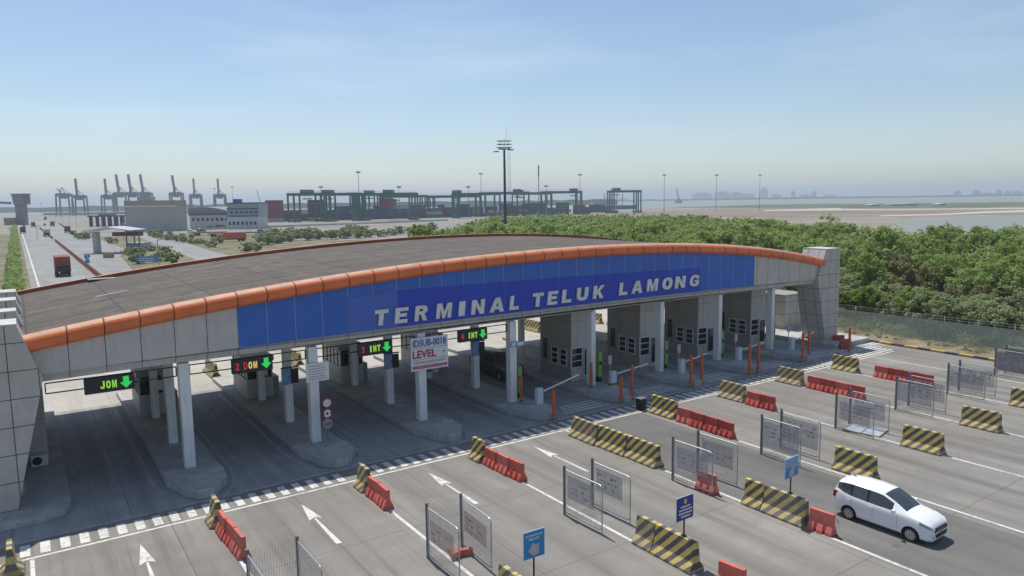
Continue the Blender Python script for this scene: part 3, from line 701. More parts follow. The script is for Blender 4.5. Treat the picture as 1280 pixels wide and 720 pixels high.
def tall_booth(x, i):
    t_ = empty('tall_toll_booth', (x+.42, 38.9, .28), '%s from the left of the tall grey toll booths reaching the canopy' % ORD[i], 'toll booth', 'tall booths on the right islands')
    b = MB(); b.box(-.62, 1.35, .02, 3.6, 0, 5.2); b.build('wall', M['booth'], t_)
    b = MB(); b.box(-.60, 1.33, -.03, .02, 0, 5.2); b.build('front_wall', M['booth_front'], t_)
    # side windows facing the lane: frames with three panes one above another
    for y0, y1 in ((.42, 1.22), (1.42, 2.22)):
        z0, z1 = (1.0, 2.25)
        f = MB()
        for a in (y0, y1-.07): f.box(-.68, -.62, a, a+.07, z0, z1)
        for k_ in range(4): f.box(-.675, -.62, y0+.07, y1-.07, z0+k_*(z1-z0-.07)/3, z0+k_*(z1-z0-.07)/3+.07)
        fr = f.build('window', M['frame'], t_)
        g_ = MB(); g_.box(-.655, -.63, y0+.05, y1-.05, z0+.05, z1-.05); g_.build('pane', M['glass'], fr)
    f = MB(); f.box(-.68, -.60, -.10, .0, .95, 2.4); f.box(.30, .38, -.10, -.03, .95, 2.4)
    for k_ in range(4): f.box(-.6, .3, -.09, -.03, .95+k_*.46, 1.02+k_*.46)
    fr = f.build('window', M['frame'], t_)
    g_ = MB(); g_.box(-.6, .3, -.06, -.035, 1.0, 2.38); g_.build('pane', M['glass'], fr)
    d = MB(); d.box(.50, 1.28, -.07, -.032, .0, 2.35); dr = d.build('door', M['frame'], t_)
    d = MB(); d.box(.58, 1.20, -.10, -.07, .35, 2.2); d.build('pane', M['glass'], dr)
    d = MB(); d.box(-.66, -.62, 2.75, 3.2, 1.2, 2.7); d.build('vent_panel', M['black'], t_)
for i in range(4): tall_booth(COLX[4+i], i)

def small_booth(x, y, i):
    t_ = empty('small_toll_booth', (x, y, .28), 'small pale toll booth with windows on the %s island from the left' % ORD[i], 'toll booth', 'small booths on the left islands')
    b = MB(); b.box(-.85, .85, 0, 3.6, 0, 1.25); b.build('lower_wall', M['booth_lite'], t_)
    b = MB(); b.box(-.8, .8, .05, 3.55, 1.25, 2.4); b.build('pane', M['glass'], t_)
    b = MB()
    for px_ in (-.85, -.2, .45, .78): b.box(px_, px_+.07, -.0, .07, 1.25, 2.42)
    for py_ in (.6, 1.3, 2.0, 2.7, 3.5):
        for sx in (-.85, .79): b.box(sx, sx+.06, py_, py_+.09, 1.25, 2.42)
    b.box(-.87, .87, -.02, 3.62, 1.22, 1.28)
    b.build('window_frame', M['frame'], t_)
    b = MB(); b.box(-.95, .95, -.12, 3.72, 2.42, 2.75); b.build('roof', M['booth'], t_, bevel=.02)
    b = MB(); b.box(.86, 1.35, .4, 1.6, 0, 1.2); b.build('side_cabinet', M['booth'], t_, bevel=.03)
    b = MB(); b.box(-.05, .45, -.05, -.01, 1.5, 2.1); b.build('notice', M['white'], t_)
for i, x in enumerate(COLX[:4]): small_booth(x+.1, 48.1, i)

# box room behind the right pylon
t_ = empty('equipment_room', (61.4, 41.8, .3), 'low box room clad in grey tiles behind the right end of the canopy', 'room')
b = MB(); b.box(-1.5, 1.5, 0, 3, 0, 3.3); b.build('wall', M['pylon'], t_)
b = MB(); b.box(-1.6, 1.6, -.1, 3.1, 3.3, 3.42); b.build('roof', M['booth'], t_)

# ---- sign gantries between the left columns
def gantry(i):
    xa = .5 if i == 0 else COLX[i-1]+.3; xb = COLX[i]-.3
    t_ = empty('lane_sign_gantry', ((xa+xb)/2, 37.3, 0), 'thin black bars with lit lane sign over the %s lane from the left' % ORD[i], 'lane sign', 'lit signs over the lanes')
    o = Vector(t_.location)
    b = MB()
    for z in (4.84, 5.30): b.bar(Vector((xa, 37.3, z))-o, Vector((xb, 37.3, z))-o, .05)
    for x in (xa, xb): b.bar(Vector((x, 37.3, 4.84))-o, Vector((x, 37.3, 5.30))-o, .05)
    b.build('bars', M['black'], t_)
    x0 = [1.95, 8.3, 14.95, 21.3][i]; x1 = x0+2.0
    b = MB(); b.box(x0-o.x, x1-o.x, -.32, -.08, 4.60, 5.33); case = b.build('sign_case', M['led'], t_, bevel=.02)
    b = MB(); ax = x1-o.x-.33; zc = 4.97
    b.prism([(ax-.26, zc), (ax, zc-.28), (ax+.26, zc), (ax+.12, zc), (ax+.12, zc+.27), (ax-.12, zc+.27), (ax-.12, zc)], 'Y', -.335, -.321)
    b.build('lit_arrow', M['led_g'], case)
    wd, tx, m_ = [('JOM', .62, 'led_y'), ('DOM', .55, 'led_o'), ('INT', .62, 'led_y'), ('INT', .62, 'led_y')][i]
    for q, ch in enumerate(wd):
        wl = .10 if ch == 'I' else .20
        block_letter(ch, M['led_r' if (i == 1 and q == 0) else m_], case, (x0-o.x+tx+.24*q+(.05 if ch == 'I' else 0), -.332, 4.78), wl, .36, .01, 0).name = 'lit_letter'
    if i: block_letter(str(i+1), M['led_r'], case, (x0-o.x+.16, -.332, 4.78), .2, .36, .01, 0).name = 'lit_number'
for i in range(4): gantry(i)

# ---- boards on columns
t_ = empty('level_board', (19.2, 36.75, 3.36), 'big white board reading IDSUB-0018 and LEVEL on the third front column', 'sign board')
b = MB(); b.box(-1.2, 1.2, 0, .08, 0, 1.9); b.build('board', M['white'], t_, bevel=.01)
b = MB(); b.box(-1.17, 1.17, -.012, 0, 1.27, 1.30); b.box(-1.17, 1.17, -.012, 0, .62, .64); b.build('divider', M['text_grey'], t_)
text('blue_line', 'IDSUB-0018', M['text_blue'], t_, (-1.08, -.02, 1.38), 2.15, .42, .02, bold=.01)
text('red_line', 'LEVEL', M['text_red'], t_, (-1.1, -.02, .72), 1.5, .45, .02, bold=.02)
b = MB(); b.box(.86, .98, -.012, 0, .93, .99); b.build('slot', M['black'], t_)
b = MB()
for q in range(14): b.box(-1.05+q*.15, -.96+q*.15, -.01, 0, .38, .54)
b.build('faint_line', M['banner_red'], t_)
b = MB(); b.box(-1.1, 1.12, -.012, 0, .10, .27); st = b.build('red_strip', M['text_red'], t_)
b = MB()
for q in range(20): b.box(-1.0+q*.1, -.93+q*.1, -.02, -.013, .15, .22)
b.build('faint_line', M['banner_mark'], st)
t_ = empty('notice_board', (12.55, 36.8, 3.65), 'plain white notice with lines of small text on the second front column', 'sign board')
b = MB(); b.box(-.62, .62, 0, .05, 0, 1.0); b.build('board', M['white'], t_, bevel=.01)
b = MB()
for q in range(6): b.box(-.5, .5-.07*(q % 3), -.01, 0, .12+q*.14, .155+q*.14)
b.build('small_print', M['text_grey'], t_)
# three round limit signs on a post
t_ = empty('limit_sign_post', (12.72, 36.15, .4), 'thin post with three round red rimmed limit signs on the second island', 'traffic sign')
b = MB(); b.cyl(0, 0, 0, 2.45, .03, 8); b.build('post', M['galv_dark'], t_)
for q in range(3):
    z = 2.2-q*.56
    b = MB(); b.tube([(0, -.08, z), (0, -.05, z)], .265, 24); d = b.build('sign_disc', M['text_red'] if q < 2 else M['banner_mark'], t_)
    b = MB(); b.tube([(0, -.09, z), (0, -.081, z)], .20 if q < 2 else .24, 24); d2 = b.build('disc_face', M['white'] if q < 2 else M['banner_mauve'], d)
    if q == 0: text('limit_mark', '2,5', M['text_grey'], d, (-.12, -.095, z-.07), .24, .14, .008)
    b = MB()
    if q == 1: b.box(-.20, -.15, -.1, -.091, z-.05, z+.05); b.box(.15, .20, -.1, -.091, z-.05, z+.05); b.box(-.05, .05, -.1, -.091, z-.07, z+.07)
    if q == 2: b.bar((-.2, -.097, z-.05), (.2, -.097, z+.04), .012, .03)
    if q: b.build('limit_mark', M['black'], d)
# small blue boxes on the middle columns
for i, x in enumerate(COLX[1:4]):
    t_ = empty('lane_display', (x, 41.3, 2.6), 'small blue and black display box on the middle column of the %s island' % ORD[i+1], 'display box', 'displays on the middle columns')
    b = MB(); b.box(-.45, .05, -.12, .02, 0, .95); b.build('blue_panel', M['pale_sign'], t_)
    b = MB(); b.box(.06, .5, -.14, .02, .05, .9); b.build('screen', M['black'], t_)
    b = MB(); b.box(-.48, .53, -.16, .02, .96, 1.02); b.build('cap', M['blue_trim'], t_)
t_ = empty('lane_plate', (25.2, 36.8, 3.9), 'narrow blue and white plate across the fourth front column', 'sign')
b = MB(); b.box(-.32, .75, 0, .04, 0, .32); b.build('board', M['pale_sign'], t_)
b = MB(); b.box(-.25, .05, -.01, 0, .06, .26); b.box(.2, .65, -.01, 0, .06, .26); b.build('white_mark', M['white'], t_)

# ---- boom gates, posts and cabinets
def boom(x, y, ln, tilt, i, post=True):
    t_ = empty('boom_gate', (x, y, .3), 'white boom gate with striped foot on the %s island from the left' % ORD[i], 'boom gate', 'boom gates of the right lanes')
    b = MB(); b.box(-.22, .22, -.17, .17, .12, 1.15); b.build('cabinet', M['boom_box'], t_, bevel=.04)
    b = MB(); b.box(-.24, .24, -.19, .19, 0, .12 if i != 4 else .35); b.build('foot', M['hazard_small'], t_)
    b = MB(); b.bar((.2, -.22, .98), (.2+ln*math.cos(tilt), -.22, .98+ln*math.sin(tilt)), .04, .09); b.build('arm', M['white'], t_)
    if post:
        b = MB(); b.cyl(.05, .35, 0, 2.2, .03, 8); b.box(-.12, .20, .30, .36, 1.55, 2.15); b.build('reader_post', M['galv'], t_)
boom(25.95, 35.3, 2.9, .22, 3, False); boom(32.6, 35.9, 2.9, .10, 4); boom(39.0, 35.6, 2.3, .14, 5); boom(45.6, 35.8, 2.6, .10, 6); boom(52.2, 35.7, 2.6, .13, 7)
def post(x, y, z, h, label):
    t_ = empty('orange_post', (x, y, z), label, 'bollard', 'orange guard posts at the islands')
    b = MB(); b.cyl(0, 0, .35, h, .10, 14); b.cyl(0, 0, h, h+.03, .09, 14, r2=.03); b.build('tube', M['pole_orange'], t_, smooth=False)
    b = MB(); b.cyl(0, 0, 0, .352, .115, 14, r2=.105); b.build('foot_band', M['hazard_small'], t_)
for i, (x, y, z, h) in enumerate([(25.31, 33.0, 0, 1.9), (25.5, 36.6, .28, 1.75), (31.45, 36.8, .28, 1.7), (31.0, 33.35, 0, 1.75), (31.95, 33.35, 0, 2.4), (37.55, 33.4, 0, 2.3), (38.6, 33.4, 0, 2.2), (43.54, 33.2, 0, 2.3), (44.55, 33.2, 0, 2.3), (50.3, 33.4, 0, 2.35), (51.6, 33.7, 0, 2.3), (56.82, 33.4, 0, 2.1), (32.0, 42.5, .28, 3.6)]):
    names = ['standing alone under the raised boom tip', 'beside the green cabinet of the fourth island', 'tight against the first broad column', 'shorter one of the pair before the first tall booth', 'taller one of the pair before the first tall booth',
             'left one of the pair before the second tall booth', 'right one of the pair before the second tall booth', 'left one of the pair before the third tall booth', 'right one of the pair before the third tall booth',
             'left one of the pair before the fourth tall booth', 'right one of the pair before the fourth tall booth', 'rightmost one beside the red barrier near the right pylon', 'dark red and thin in the back of the fifth island']
    post(x, y, z, h, 'orange guard post, '+names[i])
for i, (x, y) in enumerate([(26.15, 37.9), (33.0, 37.9), (39.55, 37.9), (45.9, 37.9), (52.5, 37.9)]):
    t_ = empty('green_cabinet', (x, y, .28), 'lime green upright cabinet on the %s island from the left' % ORD[i+3], 'cabinet', 'green cabinets on the right islands')
    b = MB(); b.box(-.15, .15, -.3, .3, .35, 2.1); b.build('body', M['sign_green'], t_, bevel=.03)
    b = MB(); b.box(-.16, .16, -.2, .2, 0, .35); b.build('foot', M['black'], t_)
    b = MB(); b.box(-.12, .10, -.312, -.30, 1.2, 1.5); b.build('screen', M['glass'], t_)

# ================================================================== CONCRETE BARRIERS
JP = [(-.38, 0), (.38, 0), (.38, .08), (.17, .33), (.09, 1.0), (-.09, 1.0), (-.17, .33), (-.38, .08)]
def jersey_mesh(L, m='jersey'):
    b = MB(); b.prism(JP, 'X', 0, 1)     # placeholder axis, remapped below
    b.v = [(p[1], -p[0]*L, p[2]) for p in b.v]
    me = b.mesh('concrete_barrier', M[m]); return me
JM = {}
def jersey(x, y0, L, label, rz=0, dy=0):
    """barrier from y0 running towards the camera"""
    key = (round(L, 2), random.random() < .4)
    if key not in JM: JM[key] = jersey_mesh(L-.03, 'jersey_b' if key[1] else 'jersey')
    o = bpy.data.objects.new('concrete_barrier', JM[key]); C.objects.link(o)
    bv = o.modifiers.new('bevel', 'BEVEL'); bv.width = .02; bv.segments = 2
    o.location = (x, y0, 0); o.rotation_euler = (0, 0, rz + R(random.uniform(-.6, .6)))
    o.scale = (1, 1, 1.08)
    return tag(o, label, 'concrete barrier', 'yellow and black concrete barriers')
where = ['bottom left corner of the photo', 'first lane line right of the corner', 'second lane line', 'third lane line', 'fourth lane line', 'fifth lane line', 'sixth lane line', 'seventh lane line', 'eighth lane line']
jersey(-1.2+.1, 31.0, 1.0, 'striped concrete barrier cut off by the bottom left corner of the photo')
jersey(5.85, 30.9, 1.0, 'single striped concrete barrier touching the crosswalk, leftmost run with red units behind')
jersey(12.25, 30.7, 1.0, 'single striped concrete barrier at the crosswalk below the second island')
jersey(18.45, 30.75, 1.0, 'single striped concrete barrier at the crosswalk below the third island')
for q in range(3): jersey(24.75+.08*q, 30.5-q*2.14, 2.14, 'striped concrete barrier, %s from the canopy in the long run' % ORD[q])
for k_, (x, y0) in enumerate([(31.45, 31.0), (37.6, 30.9), (44.0, 31.1), (50.5, 30.9)]):
    if k_ == 1: jersey(x, y0, 2.0, 'two metre striped barrier at the crosswalk facing the second tall booth'); continue
    for q in range(2): jersey(x, y0-q*1.0, 1.0, '%s striped barrier of the crosswalk pair facing the %s tall booth' % (['farther', 'nearer'][q], ORD[k_]))
for k_, (x, y0) in enumerate([(12.4, 19.1), (18.72, 19.15), (24.98, 19.05)]):
    nm = ['bottom edge by the arrow sign', 'navy sign', 'bleached blue sign'][k_]
    for q in range(2): jersey(x, y0-q*.98, (.98, 1.95)[q], '%s striped barrier of the pair at the %s' % (['farther', 'nearer'][q], nm))
for k_, (x, y0) in enumerate([(31.75, 19.1), (37.6, 18.9), (43.7, 18.75), (50.15, 18.8)]):
    jersey(x, y0, 2.0, 'two metre striped barrier standing ' + ['behind the rear of the white car', 'below the third mesh gate set from the right', 'below the second mesh gate set from the right', 'cut off at the right edge of the photo'][k_])
# barriers on the far side of the canopy
for k_, (x, y0) in enumerate([(11.6, 60), (18, 60), (30.5, 58.5), (42, 60), (50, 60.0), (59, 62)]):
    for q in range(3): jersey(x, y0-q*1.05, 1.05, 'striped barrier on the far side of the canopy, %s unit of run %s' % (ORD[q], ['one', 'two', 'three', 'four', 'five', 'six'][k_]))
# dark bin by the sixth barrier
t_ = empty('dark_bin', (31.15, 31.7, 0), 'dark square bin behind the striped pair before the first tall booth', 'bin')
b = MB(); b.prism([(-.2, 0), (.2, 0), (.26, .7), (-.26, .7)], 'Y', -.24, .24); b.build('body', M['black'], t_, bevel=.02)
b = MB(); b.box(-.28, .28, -.26, .26, .7, .77); b.build('lid', M['galv_dark'], t_, bevel=.02)

# ================================================================== RED PLASTIC BARRIERS
def red_mesh(m):
    b = MB()
    L = .97
    # upper slab
    b.prism([(-.09, .40), (.09, .40), (.08, .86), (-.08, .86)], 'X', 0, L)
    # flared base with fork notches
    for a, c in ((0, .25), (.36, .61), (.72, .97)):
        b.prism([(-.26, 0), (.26, 0), (.24, .12), (.092, .41), (-.092, .41), (-.24, .12)], 'X', a, c)
    b.prism([(-.14, .1), (.14, .1), (.091, .405), (-.091, .405)], 'X', .02, .95)
    b.v = [(p[1], -p[0], p[2]) for p in b.v]
    return b.mesh('plastic_barrier', [M[m]])
RMs = {k_: red_mesh(k_) for k_ in ('red', 'red_faded', 'red_dark')}
def red(x, y, m, label, rz=0.):
    o = bpy.data.objects.new('plastic_barrier', RMs[m]); C.objects.link(o); o.location = (x, y, 0)
    o.rotation_euler = (0, 0, rz)
    bv = o.modifiers.new('bevel', 'BEVEL'); bv.width = .018; bv.segments = 2
    return tag(o, label, 'plastic barrier', 'red plastic barriers')
runs = [(5.85, 29.6, 3, .05, ['red', 'red', 'red_faded'], 'leftmost run beside the mesh gate'), (12.15, 29.4, 2, .04, ['red', 'red'], 'run below the second island'),
        (18.45, 29.6, 3, .04, ['red', 'red', 'red'], 'run below the third island'), (31.25, 28.75, 4, .0, ['red', 'red_dark', 'red_dark', 'red_dark'], 'run facing the first tall booth'),
        (37.4, 28.6, 2, .03, ['red', 'red_dark'], 'run facing the second tall booth'), (43.95, 28.7, 4, .0, ['red', 'red_dark', 'red', 'red_dark'], 'run facing the third tall booth'),
        (50.4, 27.6, 4, .0, ['red', 'red_dark', 'red_dark', 'red_dark'], 'run facing the fourth tall booth')]
for x, y, n_, sk, ms, nm in runs:
    for q in range(n_): red(x+sk*q, y-q*1.02, ms[q], 'red plastic barrier, %s from the canopy in the %s' % (ORD[q], nm), rz=R(random.uniform(-5, 5)))
red(24.5, 21.3, 'red_faded', 'faded red plastic barrier standing inside the fourth mesh gate set', R(4))
red(24.98, 16.0, 'red', 'red plastic unit against the striped barrier left of the white car', R(5))
red(18.75, 15.3, 'red', 'red plastic barrier cut by the bottom edge below the navy sign', R(8))
red(58.6, 36.0, 'red_dark', 'dark red plastic barrier standing at the foot of the right pylon', R(50))
red(57.4, 34.6, 'red_dark', 'dark red plastic barrier between right pylon and rightmost orange post', R(60))
red(12.2, 22.2, 'red_faded', 'faded red plastic barrier lying behind the second mesh gate set', R(70))
C.objects[-1].rotation_euler = (R(90), 0, R(75)); C.objects[-1].location.z = .27

# ================================================================== MESH GATES
def rounded(y0, y1, z0, z1, r, side):
    pts = [(0, y0, z0), (0, y0, z1)]
    pts = [(0, y0, z1), (0, y1+r, z1)] + [(0, y1+r-r*math.sin(a), z1-r+r*math.cos(a)) for a in (R(30), R(60), R(90))] + [(0, y1, z0+r)] + [(0, y1+r-r*math.cos(a), z0+r-r*math.sin(a)) for a in (R(30), R(60), R(90))] + [(0, y0, z0)]
    return pts
def gate_set(x0, x1, y, i, ban, ln=2.25, ang=(0, 0)):
    h = 1.95
    t_ = empty('mesh_gate_set', ((x0+x1)/2, y, 0), GL[i], 'mesh gate', 'wire mesh gates across the lane lines')
    cx = (x0+x1)/2
    for s, x in ((-1, x0-cx), (1, x1-cx)):
        b = MB(); b.cyl(x, 0, 0, h+.12, .055, 10); b.cyl(x, 0, h+.12, h+.16, .065, 10); b.build('post', M['galv_dark'], t_)
        lf = bpy.data.objects.new('gate_leaf', None); C.objects.link(lf)
        fb = MB(); pts = rounded(-.08, -ln, .12, h, .16, s); fb.tube([(p[0], p[1], p[2]) for p in pts], .026, 8)
        fb.tube([(0, -.08, h), (0, -.08, .12)], .026, 8); fb.tube([(0, -ln, .2), (0, -ln, .02)], .022, 6)
        bpy.data.objects.remove(lf)
        lf = fb.build('gate_leaf', M['galv'], t_); lf.location = (x, 0, 0); lf.rotation_euler = (0, 0, ang[0 if s < 0 else 1])
        v = MB(); n_ = 26
        for q in range(1, n_): v.bar((0, -.08-(ln-.08)*q/n_, .14), (0, -.08-(ln-.08)*q/n_, h-.02), .007)
        for q in range(1, 9): v.bar((0, -.08, .12+(h-.12)*q/9), (0, -ln, .12+(h-.12)*q/9), .006)
        v.build('wire_mesh', M['galv'], lf)
        if ban:
            m_, z0, z1, f0, f1 = ban
            v = MB(); v.box(-.012, -.002, -ln*f1, -ln*f0, z0, z1); bn = v.build('banner', M[m_], lf)
            v = MB(); rr = random.Random(i*3+s)
            for r_ in range(3):
                yy = -ln*f0-.12
                while yy > -ln*f1+.25:
                    wl = rr.uniform(.05, .2)
                    if rr.random() < .6: hh_ = rr.uniform(.04, .11); v.box(-.018, -.0125, yy-wl, yy, z1-.2-r_*.22-hh_, z1-.2-r_*.22)
                    yy -= wl+rr.uniform(.02, .12)
            v.build('faded_print', M['banner_print'], bn)
    # rear panel between the posts
    v = MB()
    for q in range(0, 19): v.bar((x0-cx+(x1-x0)*q/18, 0, .2), (x0-cx+(x1-x0)*q/18, 0, h-.1 if i > 3 else h+.1), .007)
    for z in (.35, .8, 1.25, 1.6): v.bar((x0-cx, 0, z), (x1-cx, 0, z), .008)
    v.build('rear_panel', M['galv'], t_)
    return t_
GL = ['wire mesh gate set cut off by the bottom edge of the photo', 'wire mesh gate set with faded red banner near the bottom', 'wire mesh gate set left of the navy sign', 'wire mesh gate set with the faded red barrier inside',
      'wire mesh gate set behind the bleached blue sign', 'wire mesh gate set with a loose panel lying beside it', 'wire mesh gate set third from the right edge', 'wire mesh gate set second from the right edge', 'wire mesh gate with mauve banner at the right edge']
gs = [(5.25, 6.85, 22.9, None), (11.55, 13.0, 22.7, ('banner_red', .75, 1.55, .1, .85)), (17.9, 19.42, 22.65, ('banner', .8, 1.75, .1, .8)), (24.25, 25.95, 22.6, ('banner', .7, 1.7, .1, .9)), (30.4, 32.0, 22.35, ('banner', .45, 1.75, .05, .95)),
      (37.2, 38.6, 22.5, ('banner', .6, 1.65, .1, .9)), (43.4, 44.9, 22.4, ('banner', .65, 1.75, .05, .95)), (49.5, 51.05, 22.25, ('banner', .6, 1.7, .02, .95)), (57.2, 58.9, 22.6, ('banner_mauve', .5, 1.8, .02, .98))]
for i, (a, c, y, ban) in enumerate(gs): gate_set(a, c, y, i, ban, ln=3.2 if i == 8 else 2.25, ang=(R(random.uniform(-3, 3)), R(random.uniform(-3, 3))))
t_ = empty('fallen_gate_panel', (38.2, 21.3, .04), 'loose mesh gate panel lying flat on the plaza', 'mesh panel')
b = MB(); b.box(-.8, .8, -.9, .9, 0, .012); b.build('banner', M['sheet_grey'], t_)
b = MB()
for q in (-.82, .82): b.bar((q, -.95, .02), (q, .95, .02), .05)
for q in (-.95, .95, 0): b.bar((-.82, q, .02), (.82, q, .02), .05)
b.build('frame', M['galv'], t_)
t_.rotation_euler = (0, 0, R(12))

# ================================================================== SIGNS ON THE BARRIERS
def board(x, y, z0, w_, h_, m_, label, zb=1.08, tilt=0):
    t_ = empty('barrier_sign', (x, y, zb), label, 'sign', 'signs standing on concrete barriers', rz=tilt)
    b = MB(); b.cyl(0, 0, 0, z0-zb+.1, .03, 8); b.cyl(0, 0, 0, .03, .1, 10); b.build('post', M['sign_pole'], t_)
    b = MB(); b.box(-w_/2, w_/2, -.05, -.02, z0-zb, z0-zb+h_); f = b.build('sign_face', M[m_], t_, bevel=.004)
    b = MB(); b.box(-w_/2-.012, w_/2+.012, -.022, -.008, z0-zb-.012, z0-zb+h_+.012); b.build('backing', M['white'], f)
    return t_, f, z0-zb
t_, f, z = board(12.45, 17.3, 2.02, .76, .86, 'sky_sign', 'sky blue sign with a white slanting arrow at the bottom edge', tilt=R(-2))
text('sign_text', 'INTERNASIONAL', M['white'], f, (-.32, -.056, z+.70), .64, .075, .008, bold=.01); text('sign_text', 'IMPORT', M['white'], f, (-.2, -.056, z+.58), .40, .075, .008, bold=.01)
b = MB(); b.prism([(-.24, z+.26), (-.06, z+.5), (.05, z+.42), (.17, z+.44), (.17, z+.10), (-.06, z+.06), (-.12, z+.14)], 'Y', -.06, -.052); b.build('arrow_mark', M['banner_mark'], f)
t_, f, z = board(18.92, 16.9, 1.70, .84, .84, 'navy_sign', 'navy blue sign with a yellow crest and white lines on a barrier', tilt=R(1))
t_.location.x = 18.75; 
b = MB(); b.prism([(-.07, z+.62), (0, z+.57), (.07, z+.62), (.07, z+.76), (-.07, z+.76)], 'Y', -.058, -.052); b.build('crest', M['yellow_print'], f)
b = MB(); rr = random.Random(3)
for q, (a, c) in enumerate(((-.24, .22), (-.33, .33), (-.33, .33), (-.22, .24))):
    xx = a
    while xx < c: wl = rr.uniform(.03, .06); b.box(xx, xx+wl, -.058, -.052, z+.46-q*.12, z+.52-q*.12); xx += wl+.015
b.build('white_lines', M['white'], f)
t_, f, z = board(25.3, 16.95, 1.78, .92, .82, 'pale_sign', 'bleached blue sign with a pale bent arrow on a barrier', tilt=R(3))
t_.location.x = 25.02
b = MB(); b.prism([(-.42, z+.04), (.42, z+.04), (.42, z+.38), (-.42, z+.45)], 'Y', -.0535, -.051); b.build('blue_field', M['sky_sign'], f)
b = MB(); b.prism([(-.2, z+.06), (.1, z+.06), (.12, z+.3), (.22, z+.42), (.12, z+.6), (-.06, z+.56), (.02, z+.42), (-.2, z+.3)], 'Y', -.062, -.055); b.build('arrow_mark', M['banner_mark'], f)

